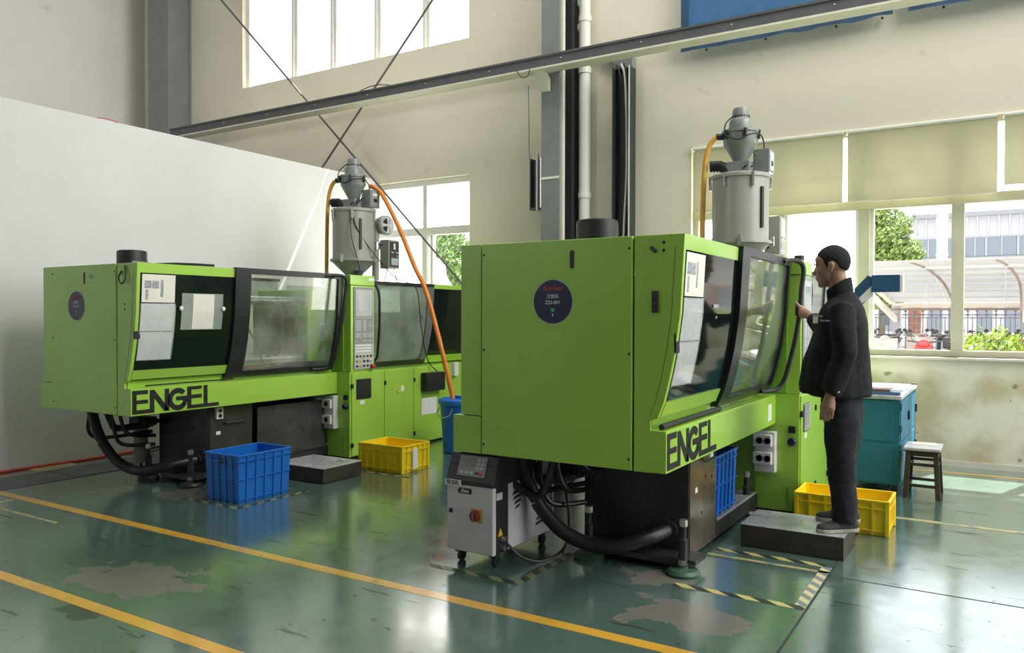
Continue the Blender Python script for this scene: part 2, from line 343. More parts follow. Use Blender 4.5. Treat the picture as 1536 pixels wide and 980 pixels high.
    def build(s, name, m, parent=None, smooth=False, bevel=0.):
        o = bpy.data.objects.new(name, s.mesh(name, m, smooth)); COL.objects.link(o)
        if parent: o.parent = parent
        if bevel:
            b = o.modifiers.new('bevel', 'BEVEL'); b.width = bevel; b.segments = 2; b.limit_method = 'ANGLE'
        return o
def tag(o, label=None, cat=None, group=None, kind=None):
    for k, v in (('label', label), ('category', cat), ('group', group), ('kind', kind)):
        if v: o[k] = v
    return o
def empty(name, loc, label=None, cat=None, group=None, kind=None, rz=0):
    o = bpy.data.objects.new(name, None); COL.objects.link(o); o.location = loc; o.rotation_euler.z = rz; o.empty_display_size = .1
    return tag(o, label, cat, group, kind)
def inst(src, name, loc=None, parent=None, rot=None, scale=None):
    o = bpy.data.objects.new(name, src.data); COL.objects.link(o); o.parent = parent
    if loc is not None: o.location = loc
    if rot is not None: o.rotation_euler = rot
    if scale is not None: o.scale = scale
    return o
def smooth_path(pts, k=8):
    P = [Vector(p) for p in pts]; out = []
    for i in range(len(P) - 1):
        p0, p1, p2, p3 = P[max(i - 1, 0)], P[i], P[i + 1], P[min(i + 2, len(P) - 1)]
        for j in range(k):
            t = j / k; out.append(.5 * ((2 * p1) + (p2 - p0) * t + (2 * p0 - 5 * p1 + 4 * p2 - p3) * t * t + (3 * p1 - p0 - 3 * p2 + p3) * t ** 3))
    out.append(P[-1]); return out
def text(name, body, size, loc, rot, m, parent, shear=0., extrude=.0006, sx=1., offset=0.):
    cu = bpy.data.curves.new(name, 'FONT'); cu.body = body; cu.size = size; cu.align_x = 'CENTER'; cu.align_y = 'CENTER'; cu.shear = shear; cu.extrude = extrude; cu.offset = offset
    cu.resolution_u = 3
    t = bpy.data.objects.new(name, cu); COL.objects.link(t); bpy.context.view_layer.update()
    me = bpy.data.meshes.new_from_object(t.evaluated_get(bpy.context.evaluated_depsgraph_get()))
    bpy.data.objects.remove(t); bpy.data.curves.remove(cu)
    me.name = name; me.materials.clear(); me.materials.append(m)
    o = bpy.data.objects.new(name, me); COL.objects.link(o); o.parent = parent; o.location = loc; o.rotation_euler = rot; o.scale.x = sx; return o
ROT_F = (PI / 2, 0, 0)          # reads from -Y
ROT_S = (PI / 2, 0, PI / 2)     # reads from +X
def structure(o, label=None): o['kind'] = 'structure'; return o

# ------------------------------------------------------------------ room shell
def st(o, label=None):
    o['kind'] = 'structure'
    if label: o['label'] = label
    return o
def holed(name, u0, u1, z0, z1, holes, plane, a0, a1, m):
    us = sorted({u0, u1, *[h[0] for h in holes], *[h[1] for h in holes]}); zs = sorted({z0, z1, *[h[2] for h in holes], *[h[3] for h in holes]})
    b = MB()
    for i in range(len(us) - 1):
        run = None
        for j in range(len(zs) - 1):
            uc, zc = (us[i] + us[i + 1]) / 2, (zs[j] + zs[j + 1]) / 2
            solid = not any(h[0] < uc < h[1] and h[2] < zc < h[3] for h in holes)
            if solid and run is None: run = zs[j]
            if run is not None and (not solid or j == len(zs) - 2):
                top = zs[j + 1] if solid else zs[j]
                if plane == 'y': b.box(us[i], us[i + 1], a0, a1, run, top)
                else: b.box(a0, a1, us[i], us[i + 1], run, top)
                run = None
    return b.build(name, m)
YB = 8.8
st(MB().box(-13.6, 9.2, -8.2, 9.05, -.2, 0).build('floor', M_FLOOR), 'glossy green epoxy workshop floor with worn grey patches')
W3 = (-3.04, 4.3, 1.06, 3.39)
st(holed('wall_back', -13.6, 9.2, 0, 8.8, [(-10.72, -6.15, 5.22, 6.8), (-7.95, -6.14, 1.06, 3.38), W3, (-3.0, -1.05, 5.0, 6.8), (-.7, 1.5, 5.0, 6.8)], 'y', YB, YB + .25, M_WALLB), 'cream plastered back wall with window openings')
st(MB().box(-13.8, -13.4, -8.2, 9.05, 0, 8.8).build('wall_left', M_WALLL), 'tall pale side wall behind the white partition')
st(MB().box(-8.0, -7.82, -8.2, 8.79, 0, 3.455).build('wall_partition', M_WALLP), 'low smooth white partition wall beside the machines')
st(holed('wall_right', -8.2, 9.05, 0, 8.8, [(2.0, 8.5, 2.2, 7.8)], 'x', 9.0, 9.2, M_WALLL), 'side wall with a tall window opening')
st(holed('wall_front', -13.6, 9.2, 0, 8.8, [(-13.0, -9.4, 3.2, 6.0)], 'y', -8.2, -8.0, mat('front_wall_grey', (.16, .17, .17), .8)), 'grey end wall of the hall with an added opening')  # unseen wall kept dark to limit bounce; opening added for the bay lamp
st(MB().box(-13.8, 9.2, -8.2, 9.05, 8.6, 8.8).build('ceiling', M_CEIL), 'grey painted ceiling')
st(MB().box(-7.81, 4.5, YB - .012, YB, 0, .055).build('baseboard_back', M_CREAM), 'low cream skirting at the foot of the back wall')
st(MB().box(-13.6, 6, YB + .25, YB + .65, 6.9, 7.05).build('trim_1', M_CREAM), 'added concrete eave outside above the upper windows, limiting the sun')  # unseen slab added to narrow the sun streak on the partition
# joints, lines and tape on the floor
fl = bpy.data.objects['floor']
def strip(name, x0, x1, y0, y1, m, z=.0015, parent=fl):
    return MB().box(x0, x1, y0, y1, 0, z).build(name, m, parent)
strip('floor_joint', -.815, -.803, -8, YB - .02, M_JOINT, .0008); strip('floor_joint', -1.5, 4.3, 4.676, 4.688, M_JOINT, .0008)
strip('floor_joint', -7.0, -6.0, 2.9, 2.906, M_JOINT, .0008)
strip('aisle_line', -7.0, 3, 3.225, 3.300, M_YLINE); strip('aisle_line', -7.0, 3, 2.19, 2.265, M_YLINE)
strip('aisle_line', -7.8, 4.3, 8.40, 8.45, M_YLINE); strip('aisle_line', -1.2, 3.0, 6.28, 6.34, M_PALE); strip('aisle_line', -1.52, -.82, 4.715, 4.75, M_PALE)
strip('aisle_line', -6.95, -5.6, 2.98, 3.01, M_PALE); strip('aisle_line', -6.62, -6.58, .5, 3.2, M_PALE); strip('aisle_line', -7.78, -7.6, 3.9, 4.3, M_PALE)
for (x0, x1, y0, y1, m) in ((-1.50, -.82, 4.06, 4.115, M_HAZX), (-1.50, -.86, 4.83, 4.885, M_HAZX), (-.875, -.82, 4.12, 4.83, M_HAZY),
                            (-2.85, -2.25, 3.62, 3.67, M_HAZW), (-2.25, -2.2, 3.62, 4.3, M_HAZW), (-5.5, -4.9, 3.92, 3.97, M_HAZW), (-4.9, -4.85, 3.92, 4.65, M_HAZW),
                            (-5.3, -4.5, 5.50, 5.54, M_HAZW)):
    strip('hazard_tape', x0, x1, y0, y1, m)
k = 0
y = 1.0
while y < 8.5:                         # steel covers over the cable trench
    L_ = .98; MB().box(-7.53, -7.015, y, y + L_ - .012, 0, .006).build('trench_cover', M_PLATE, fl, bevel=.002); y += L_

# ------------------------------------------------------------------ windows
def pane(x0, x1, z0, z1, m, parent, y=YB + .12): return MB().box(x0, x1, y, y + .006, z0, z1).build('pane', m, parent)
def wbar(name, x0, x1, z0, z1, m, parent, y0=YB + .08, y1=YB + .16): return MB().box(x0, x1, y0, y1, z0, z1).build(name, m, parent, bevel=.004)
w1 = st(empty('window_1', (0, 0, 0)), 'high row of bright white-framed panes above the partition')
X1 = [-10.70, -9.60, -8.75, -7.86, -6.955, -6.16]
wbar('frame', -10.72, -6.15, 6.72, 6.8, M_FRWIN, w1); wbar('frame', -10.72, -6.15, 5.215, 5.25, M_FRWIN, w1)
for i, x in enumerate(X1):
    if i in (0, 5): wbar('frame', x - .02 if i == 0 else x - .05, x + .05 if i == 0 else x + .01, 5.25, 6.72, M_FRWIN, w1)
    else:
        wbar('mullion', x - .055, x - .008, 5.25, 6.72, M_FRWIN, w1); wbar('mullion', x + .008, x + .055, 5.25, 6.72, M_FRWIN, w1, YB + .1, YB + .18)
for i in range(5): pane(X1[i] + .03, X1[i + 1] - .03, 5.25, 6.72, M_CLEAR, w1, YB + .13)
w2 = st(empty('window_2', (0, 0, 0)), 'four-pane white window behind the far drying hopper')
for a in ((-7.95, -6.14, 3.30, 3.38), (-7.95, -6.14, 2.60, 2.71), (-7.95, -6.14, 1.06, 1.13)): wbar('frame', *a, M_FRWIN, w2)
for x0, x1 in ((-7.95, -7.86), (-6.19, -6.14)): wbar('frame', x0, x1, 1.13, 3.30, M_FRWIN, w2)
wbar('mullion', -7.00, -6.93, 2.71, 3.30, M_FRWIN, w2); wbar('mullion', -7.02, -6.93, 1.13, 2.60, M_FRWIN, w2); wbar('sash', -6.91, -6.86, 1.13, 2.60, M_FRWIN, w2, YB + .13, YB + .2)
pane(-7.86, -7.0, 2.71, 3.30, M_FROST, w2); pane(-6.93, -6.19, 2.71, 3.30, M_FROST, w2); pane(-7.86, -7.02, 1.13, 2.60, M_FROST, w2); pane(-6.86, -6.19, 1.13, 2.60, M_CLEAR, w2)
w3 = st(empty('window_3', (0, 0, 0)), 'long ivory-framed window band under the olive blinds')
for a in ((W3[0], W3[1], 3.33, 3.39), (W3[0], W3[1], 2.565, 2.66), (W3[0], W3[1], 1.06, 1.125)): wbar('frame', *a, M_FRWIN2, w3)
MB().box(W3[0], W3[1], YB - .03, YB + .25, 1.035, 1.06).build('window_sill', M_CREAM, w3, bevel=.004)
for x0, x1 in ((-3.04, -2.98), (-2.10, -2.02), (-1.27, -1.165), (-.425, -.315), (.45, .55), (1.30, 1.40), (2.2, 2.3), (3.1, 3.2), (4.24, 4.3)):
    wbar('mullion', x0, x1, 1.125, 2.565, M_FRWIN2, w3); wbar('mullion', x0, x1, 2.66, 3.33, M_FRWIN2, w3)
wbar('sash', -1.165, -1.13, 1.125, 2.565, M_FRWIN, w3, YB + .13, YB + .19); wbar('sash', -2.02, -1.985, 1.125, 2.565, M_FRWIN, w3); wbar('sash', -1.30, -1.27, 1.125, 2.565, M_FRWIN, w3)
pane(-2.98, -2.10, 1.125, 2.565, M_FROST, w3); pane(-1.985, -1.30, 1.125, 2.565, M_FROST, w3)
for a, b in ((-1.13, -.425), (-.315, .45), (.55, 1.30), (1.40, 2.2), (2.3, 3.1), (3.2, 4.24)): pane(a, b, 1.125, 2.565, M_CLEAR, w3)
for a, b in ((-2.98, -2.10), (-2.02, -1.27), (-1.165, -.425), (-.315, .45), (.55, 1.30), (1.40, 2.2), (2.3, 3.1), (3.2, 4.24)): pane(a, b, 2.66, 3.33, M_FROST, w3)
w4 = st(empty('window_4', (0, 0, 0)), 'upper window behind the blue tarpaulins')
for x0, x1 in ((-3.0, -1.05), (-.7, 1.5)):
    for a in ((x0, x1, 5.0, 5.06), (x0, x1, 6.74, 6.8), (x0, x0 + .06, 5.06, 6.74), (x1 - .06, x1, 5.06, 6.74)): wbar('frame', *a, M_FRWIN, w4)
    pane(x0 + .06, x1 - .06, 5.06, 6.74, M_CLEAR, w4)

def sheet(name, x0, x1, z0, z1, y, m, parent, nx=40, nz=14, f=None, th=.003):
    vs = []; fs = []
    for j in range(nz + 1):
        for i in range(nx + 1):
            u, t = i / nx, j / nz; dx, dy, dz = f(u, t) if f else (0, 0, 0)
            vs.append((x0 + (x1 - x0) * u + dx, y + dy, z0 + (z1 - z0) * t + dz))
    for j in range(nz):
        for i in range(nx): a = j * (nx + 1) + i; fs.append((a, a + 1, a + nx + 2, a + nx + 1))
    b = MB().add(vs, fs); return b.build(name, m, parent, smooth=True)
for i, (x0, x1, zb, lab) in enumerate(((-2.99, -1.41, 2.635, 'olive roller blind hanging behind the near drying hopper'), (-1.365, -.045, 2.63, 'olive roller blind with stitched seam between two bright gaps'),
                                  (.01, 1.35, 2.70, 'dark olive roller blind hanging a little higher than its neighbour'))):
    e = empty('roller_blind', (0, 0, 0), lab, 'blind', 'roller blinds')
    ph = i * 1.7
    sheet('fabric', x0, x1, zb + .015, 3.345, YB - .035, M_BLIND, e, f=lambda u, t, ph=ph: (0, .006 * math.sin(u * 9 + ph) * (1 - t) + .004 * math.sin(u * 23 + t * 5 + ph) * (1 - t), 0))
    MB().box(x0, x1, YB - .045, YB - .025, zb, zb + .02).build('hem_bar', M_FRWIN2, e); MB().tube([(x0, YB - .04, 3.36), (x1, YB - .04, 3.36)], .018, 10).build('roller', M_FRWIN, e)
    MB().box(x0 - .015, x0 - .005, YB - .06, YB - .001, 3.33, 3.39).build('bracket', M_FRWIN, e)
tarp_f = lambda u, t: (0, -.05 + .045 * noise.noise(Vector((u * 5, t * 4, 1))) + .02 * noise.noise(Vector((u * 17, t * 9, 3))), .018 * noise.noise(Vector((u * 9, 7, 0))) * (1 - t) ** 3)
for x0, x1, lab in ((-3.12, -.94, 'dark blue tarpaulin nailed over a high window above the near machine'), (-.805, 1.7, 'dark blue tarpaulin beside another tarpaulin, past a narrow wall strip')):
    e = empty('tarpaulin', (0, 0, 0), lab, 'tarpaulin', 'blue tarpaulins')
    sheet('cloth', x0, x1, 4.45, 6.9, YB - .10, M_TARP, e, 60, 30, tarp_f)
    for q in (.12, .42, .75, .95): MB().lathe([(.012, 0), (.012, .02)], (x0 + (x1 - x0) * q, YB - .045, 4.47), (0, 1, 0), 8).build('nail', M_DARK, e)

# ------------------------------------------------------------------ columns, rail, braces, pipes
c = empty('steel_column', (-12.0, 8.5, 0), 'wide dark grey steel column in the far corner above the partition', 'column')
for y0, y1 in ((-.15, -.12), (.26, .29)): MB().box(-.62, -.06, y0, y1, 0, 8.6).build('flange', M_COLM, c)
MB().box(-.10, -.075, -.12, .26, 0, 8.6).build('side_plate', M_COLM, c); MB().box(-.60, -.575, -.12, .26, 0, 8.6).build('side_plate', M_COLM, c); MB().box(-.68, -.62, .1, .28, 0, 8.6).build('dark_strip', M_DARK, c)
c = empty('steel_column', (-4.72, 8.45, 0), 'tall grey steel column on the back wall beside the white drain pipe', 'column')
MB().box(-.075, .175, -.05, -.02, 0, 8.6).build('flange', M_COLM, c); MB().box(-.02, .02, -.02, .32, 0, 8.6).build('web', M_COLM, c); MB().box(-.14, .135, .30, .345, 0, 8.6).build('flange', M_COLM, c)
MB().box(-.06, .205, -.018, .04, 0, 8.6).build('cover_strip', M_CREAM, c); MB().box(.10, .235, .16, .34, 0, 8.6).build('dark_strip', M_DARK, c)  # dark box stands in for the shaded recess beside the web
MB().box(-.075, .175, -.056, -.05, 3.12, 3.15).build('paper_tape', M_PAPERW, c)
r = empty('crane_rail', (0, 8.13, 4.38), 'long dark crane rail with cream underside running along the back wall', 'rail')
MB().box(-11.75, 6, 0, .20, 0, .022).build('bottom_flange', M_CREAM, r); MB().box(-11.75, 6, .09, .11, .022, .14).build('web', M_RAIL, r)
MB().box(-11.75, 6, .02, .18, .14, .165).build('top_flange', M_RAIL, r); MB().box(-11.75, 6, .035, .05, .022, .14).build('face_plate', M_RAIL, r)
for x in (-11.5, -4.7, 2.2):
    MB().prism([(.05, 0), (.24, -.2), (.30, -.2), (.30, -.08), (.2, 0)], 'x', x - .09, x + .03).build('bracket', M_CREAM if x > -11 else M_RAIL, r)
MB().tube(smooth_path([(-7.7, .1, .165), (-7.45, .1, .225), (-7.2, .1, .225), (-6.95, .1, .165)], 6), .006, 6).build('loose_cable', M_RUBBER, r)
MB().tube(smooth_path([(-4.98, -.005, .02), (-4.9, -.01, -.07), (-4.82, -.01, -.06), (-4.8, 0, .02)], 6), .005, 6).build('loose_cable', M_RUBBER, r)
for i in range(17): MB().lathe([(.008, 0), (.006, .006)], (-11.4 + i * 1.0, .035, .10), (0, -1, 0), 6).build('rivet', M_WHITE, r)
e = tag(MB().tube([(-11.5, 8.46, 7.25), (-5.4, 8.46, 1.27)], .015, 8).build('brace_rod', M_ROD, smooth=True), 'thin steel brace rod slanting down to the right behind the far hopper', 'rod', 'crossed brace rods')
e = tag(MB().tube([(-4.95, 8.52, 7.32), (-9.6, 8.52, 2.68)], .015, 8).build('brace_rod', M_ROD, smooth=True), 'thin steel brace rod slanting down to the left, dropping behind the partition', 'rod', 'crossed brace rods')
p = empty('drain_pipe', (-4.355, 8.70, 0), 'vertical cream plastic drain pipe beside the grey wall column', 'pipe')
MB().tube([(0, 0, 0), (0, 0, 8.6)], .068, 16).build('pipe', M_PIPE, p, smooth=True)
for z in (4.42, 5.05, 2.9, 1.5): MB().lathe([(.08, 0), (.08, .07)], (0, 0, z), n=16).build('collar', M_PIPE, p, smooth=True)
for z in (4.7, 5.0, 5.3): MB().ball((-.075, 0, z), .03, .03, .06).build('putty_lump', M_PIPE, p, smooth=True)
t = empty('cable_trunking', (-3.83, 8.62, 0), 'open dark cable trunking with flared bend at its top', 'trunking')
MB().box(-.11, .10, .10, .17, .1, 4.40).build('back_plate', M_DARK, t); MB().box(-.115, -.105, -.02, .17, .1, 4.40).build('side_plate', M_DARK, t); MB().box(.095, .105, -.012, .17, .1, 4.40).build('side_plate', M_DARK, t); MB().box(.093, .109, -.02, -.012, .1, 4.40).build('edge_lip', M_CREAM, t)
MB().prism([(-.115, 4.40), (.105, 4.40), (.105, 4.52), (.03, 4.63), (-.30, 4.63), (-.30, 4.60), (-.115, 4.47)], 'y', .06, .17).build('bend', M_COLM, t)
for dx, r_ in ((.03, .014), (.06, .010), (-.03, .012)): MB().tube(smooth_path([(dx - .06, .05, 4.45), (dx, .04, 4.2), (dx + .02, .04, 3.2), (dx - .02, .04, 2.2), (dx, .05, .3)], 6), r_, 7).build('cable', M_PIPE if dx == .03 else M_RUBBER, t, smooth=True)
for q in range(4): MB().prism([(-.36 + q * .03, 4.63), (-.30 + q * .05, 4.63), (-.34 + q * .05, 4.70 + .03 * (q % 2))], 'y', .08, .12).build('torn_lug', M_DARK, t)
b = empty('wall_holder', (-5.00, 8.66, 0), 'narrow vertical metal holder on the wall left of the column', 'holder')
MB().box(-.09, .07, .03, .08, 2.83, 3.44).build('back_plate', M_DARK, b); MB().box(-.10, -.085, -.02, .06, 2.82, 3.45).build('side_rail', M_RAIL, b); MB().box(.055, .085, -.03, .06, 2.82, 3.45).build('side_rail', M_STEEL, b)
MB().box(.0, .025, -.035, .0, 2.79, 3.50).build('front_rod', M_PIPE, b); MB().box(-.1, .08, -.02, .06, 2.80, 2.83).build('bottom_lip', M_RAIL, b)
MB().tube(smooth_path([(-.17, .06, 4.4), (-.16, .06, 4.0), (-.15, .05, 3.6), (-.12, .05, 3.3), (-.09, .04, 2.85)], 6), .004, 5).build('wire', M_RUBBER, b)
tag(MB().tube(smooth_path([(-7.79, 1.0, .012), (-7.785, 2.5, .012), (-7.79, 3.7, .012), (-7.77, 4.5, .012), (-7.795, 5.0, .012)], 6), .012, 8).build('red_hose', mat('red_hose_rubber', (.60, .06, .04), .45), smooth=True), 'thin red hose lying along the foot of the white partition', 'hose')
tag(MB().tube(smooth_path([(-7.795, 5.05, .02), (-7.79, 5.8, .02), (-7.80, 7.0, .02), (-7.79, 8.6, .02)], 6), .014, 8).build('black_cable', M_RUBBER, smooth=True), 'black cable lying along the foot of the white partition', 'cable')
tag(MB().tube(smooth_path([(-7.84, 4.62, 3.462), (-7.83, 4.72, 3.475), (-7.84, 4.85, 3.462)], 6), .005, 6).build('red_wire', mat('red_wire_pvc', (.6, .1, .06), .5)), 'short red wire end resting on top of the partition', 'wire')

# ------------------------------------------------------------------ injection moulding machines
PROF = [(.90, -.245), (.93, -.228), (1.02, -.192), (1.15, -.160), (1.27, -.135), (1.47, -.108), (1.62, -.100), (1.86, -.086), (1.95, -.082)]
def PU(z):
    for (z0, u0), (z1, u1) in zip(PROF, PROF[1:]):
        if z0 <= z <= z1: return u0 + (u1 - u0) * (z - z0) / (z1 - z0)
    return PROF[0][1] if z < PROF[0][0] else PROF[-1][1]
def pstrip(mb, v0, v1, z0, z1, off=0., th=.02, n=None, v0t=None, v1t=None):
    """panel that follows the curved guard; v0t, v1t let the top edge shift along the machine"""
    n = n or max(1, int((z1 - z0) / .06)); v0t = v0 if v0t is None else v0t; v1t = v1 if v1t is None else v1t
    for i in range(n):
        a, b = z0 + (z1 - z0) * i / n, z0 + (z1 - z0) * (i + 1) / n; ta, tb = i / n, (i + 1) / n
        ua, ub = PU(a) + off, PU(b) + off
        va0, va1, vb0, vb1 = v0 + (v0t - v0) * ta, v1 + (v1t - v1) * ta, v0 + (v0t - v0) * tb, v1 + (v1t - v1) * tb
        vs = [(ua, va0, a), (ua, va1, a), (ub, vb1, b), (ub, vb0, b), (ua - th, va0, a), (ua - th, va1, a), (ub - th, vb1, b), (ub - th, vb0, b)]
        fs = [(0, 1, 2, 3), (7, 6, 5, 4), (0, 3, 7, 4), (1, 5, 6, 2)]
        if i == 0: fs.append((0, 4, 5, 1))
        if i == n - 1: fs.append((3, 2, 6, 7))
        mb.add(vs, fs)
    return mb
def weld(o, d=.0005):
    bm = bmesh.new(); bm.from_mesh(o.data); bmesh.ops.remove_doubles(bm, verts=bm.verts, dist=d); bmesh.ops.recalc_face_normals(bm, faces=bm.faces); bm.to_mesh(o.data); bm.free(); return o
def guard(name, v0, v1, z0, z1, m, parent, off=0., th=.02, **k):
    return weld(pstrip(MB(), v0, v1, z0, z1, off, th, **k).build(name, m, parent))
def frame_guard(parent, v0, v1, z0, z1, w_l, w_r, w_t, w_b, m, off, th, name='door_frame'):
    fr = guard(name, v0, v0 + w_l, z0, z1, m, parent, off, th)
    guard('stile', v1 - w_r, v1, z0, z1, m, fr, off, th); guard('top_rail', v0 + w_l, v1 - w_r, z1 - w_t, z1, m, fr, off, th); guard('bottom_rail', v0 + w_l, v1 - w_r, z0, z0 + w_b, m, fr, off, th)
    return fr
ENGEL = {'e': [[(0, 0), (.036, 0), (.036, 1), (0, 1)], [(.036, .83), (.133, .83), (.133, 1), (.036, 1)], [(.036, .43), (.133, .43), (.133, .59), (.036, .59)], [(.036, 0), (.150, 0), (.150, .17), (.036, .17)]],
         'n': [[(.150, 0), (.189, 0), (.189, .98), (.150, .98)], [(.189, .98), (.189, .62), (.277, .02), (.321, .02), (.277, .38)], [(.282, .02), (.321, .02), (.321, .98), (.282, .98)]],
         'e2': [[(.489, 0), (.528, 0), (.528, 1), (.489, 1)], [(.528, .85), (.628, .85), (.628, 1), (.528, 1)], [(.528, .45), (.628, .45), (.628, .62), (.528, .62)], [(.528, 0), (.66, 0), (.66, .16), (.528, .16)]],
         'l': [[(.648, .16), (.686, .16), (.686, 1), (.648, 1)], [(.66, 0), (.80, 0), (.80, .16), (.66, .16)]]}
def letters(parent, u, v0, z0, h, m):
    for k_, polys in ENGEL.items():
        mb = MB()
        for p in polys: mb.prism([(v0 + a, z0 + b * h) for a, b in p], 'x', u - .001, u + .003)
        mb.build('letter', m, parent)
    mb = MB(); cx, cz, ro, ri = .402, .48, .5, .27            # the round letter
    pts = []
    A0, A1, n = math.radians(42), math.radians(330), 22
    outer = [(cx + .093 * math.cos(A0 + (A1 - A0) * i / n), cz + ro * math.sin(A0 + (A1 - A0) * i / n)) for i in range(n + 1)]
    inner = [(cx + .052 * math.cos(A0 + (A1 - A0) * i / n), cz + ri * math.sin(A0 + (A1 - A0) * i / n)) for i in range(n + 1)]
    for i in range(n):
        q = [outer[i], outer[i + 1], inner[i + 1], inner[i]]
        mb.prism([(v0 + a, z0 + b * h) for a, b in q], 'x', u - .001, u + .003)
    mb.prism([(v0 + a, z0 + b * h) for a, b in [(.385, .42), (.489, .42), (.489, .60), (.385, .60)]], 'x', u - .001, u + .003)
    mb.prism([(v0 + a, z0 + b * h) for a, b in [(.452, .15), (.489, .32), (.489, .45), (.447, .45)]], 'x', u - .001, u + .003)
    mb.build('letter', m, parent)
def warn_sign(parent, v, z, s=.055, u=.012):
    g = MB().prism([(v - s / 2, z), (v + s / 2, z), (v, z + s * .9)], 'x', u, u + .002).build('warning_sign', M_YSIGN, parent)
    MB().prism([(v - .004, z + .014), (v + .007, z + .022), (v + .001, z + .024), (v + .005, z + .036), (v - .007, z + .026), (v, z + .024)], 'x', u + .002, u + .003).build('bolt_symbol', M_INK, g)
def socket_box(parent, u0, u1, v, z0, z1, rows):
    bx = MB().box(u0, u1, v - .07, v, z0, z1).build('socket_box', M_WHITE, parent, bevel=.006)
    for zc in rows:
        MB().box(u0 - .004, u1 - .02, v - .10, v - .07, zc - .045, zc + .045).build('socket_plate', M_WHITE, bx, bevel=.006)
        for k_ in (.30, .68): MB().lathe([(.024, 0), (.024, .004), (.017, .004), (.015, -.006)], (u0 + (u1 - u0) * k_, v - .1, zc), (0, -1, 0), 14).build('socket', M_INK, bx, smooth=True)
def machine(loc, label, near):
    E = empty('injection_molding_machine', loc, label, 'machine', 'green injection moulding machines')
    be = .71 if near else .79                                           # where the black base starts
    # ---- black base
    base = MB().box(-.985, -.307, be, 1.20, .03, .66).build('base', M_BLACK, E, bevel=.004)
    MB().box(-.985, -.62, 1.20, 2.25, .03, .66).build('base_back', M_BLACK, base); MB().box(-.62, -.307, 1.20, 2.25, .03, .13).build('chute_sill', M_BLACK, base, bevel=.004)
    MB().box(-.307, -.301, be + .012, 1.205, .04, .648).build('side_plate', M_PANEL if near else M_BLACK, base, bevel=.002)
    MB().prism([(1.205, .13), (1.205, .22), (1.215, .175), (1.235, .145), (1.27, .13)], 'x', -.306, -.301).build('corner_gusset', M_BLACK, base)
    MB().box(-.62, -.31, 1.22, 2.24, .131, .137).build('tread_plate', M_STEPT, base)
    for i in range(24): MB().box(-.61, -.32, 1.25 + i * .041, 1.262 + i * .041, .137, .141).build('tread_bar', M_STEEL, base)
    MB().box(-.985, -.72, be - .02, be + .3, .03, .06).build('foot_rail', M_BLACK, base); MB().box(-.72, -.307, be - .17, be, .035, .075).build('foot_bracket', M_BLACK, base, bevel=.004)
    if not near:
        MB().box(-.30, -.296, 1.33, 2.20, .12, .60).build('rubber_curtain', mat('rubber_sheet', (.05, .05, .052), .35, var=.4, vscale=6, rvar=.15), base)
        MB().box(-.30, -.297, .815, 1.27, .10, .645).build('steel_flap', mat('dark_flap', (.04, .038, .036), .35, var=.3, vscale=5), base)
        hd = MB().tube(smooth_path([(-.297, .97, .50), (-.27, .98, .50), (-.27, 1.17, .50), (-.297, 1.18, .50)], 4), .008, 6).build('flap_handle', M_DARK, base, smooth=True)
        MB().box(-.297, -.292, .875, .92, .40, .43).build('small_sticker', M_PAPER, base)
        s_ = MB().box(-.30, -.265, .86, .93, .54, .645).build('wall_socket', M_WHITE, base, bevel=.004)
        for zc in (.57, .615): MB().lathe([(.018, 0), (.018, .004)], (-.265, .895, zc), (1, 0, 0), 12).build('socket', M_INK, s_)
    else:
        MB().box(-.301, -.297, .80, .84, .40, .43).build('small_sticker', M_PAPER, base)
        for (a, z) in ((1.0, .47), (1.12, .45), (.93, .26)): MB().lathe([(.008, 0), (.008, .004)], (-.301, a, z), (1, 0, 0), 8).build('bolt_hole', M_INK, base)
        MB().tube(smooth_path([(-.298, .92, .60), (-.28, .95, .57), (-.28, 1.1, .575), (-.298, 1.19, .60), (-.298, 1.2, .64)], 5), .006, 6).build('loose_wire', M_RUBBER, base)
        MB().box(-.30, -.27, 1.0, 1.06, .585, .635).build('connector', M_WHITE, base, bevel=.003)
    for (fu, fv) in ((-.27, be - .19), (-.86, be - .19), (-.35, 2.10)):
        g = MB().lathe([(.092, 0), (.095, .015), (.08, .032), (.03, .04), (.028, .05)], (fu, fv, 0.001), n=24).build('leveling_foot', mat('foot_green', (.05, .11, .07), .45) if fv < 1 and near else M_BLACK, E, smooth=True)
        MB().lathe([(.026, .085), (.026, .2), (.017, .205), (.017, .28)], (fu, fv, 0), n=12).build('sleeve', M_BLACK, g, smooth=True); MB().lathe([(.028, .055), (.028, .085)], (fu, fv, 0), n=6).build('nut', M_STEEL, g); MB().lathe([(.02, .27), (.024, .275), (.024, .31)], (fu, fv, 0), n=8).build('bolt_head', M_STEEL, g)
    MB().box(-.35, -.2, be - .19, be - .005, .06, .085).build('foot_bracket', M_BLACK, E); MB().box(-.90, -.8, be - .19, be - .005, .06, .085).build('foot_bracket', M_BLACK, E)
    MB().box(-.62, -.305, be + .02, 1.19, .595, .655).build('green_skirt', M_GREEN, E)
    # ---- hood over the clamping unit
    hood = MB().box(-1.425, -.27, .012, .94, .668, .70).build('hood', M_DARK, E)
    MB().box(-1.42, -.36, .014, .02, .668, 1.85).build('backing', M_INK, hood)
    MB().box(-1.435, -1.293, 0, .03, .88, 1.862).build('end_flank', M_GREEN, hood, bevel=.003)
    MB().box(-1.49, -1.293, 0, .03, .66, .875).build('end_flank', M_GREEN, hood, bevel=.003)
    cov = MB().box(-1.284, -.362, -.008, .02, .662, 1.862).build('end_cover', M_GREEN, hood, bevel=.005)
    poly = [(-.352, .66), (-.262, .66), (-.262, .925)] + [(PU(z), z) for z in (.94, .98, 1.02, 1.08, 1.15, 1.21, 1.27, 1.37, 1.47, 1.62, 1.75, 1.862)] + [(-.352, 1.862)]
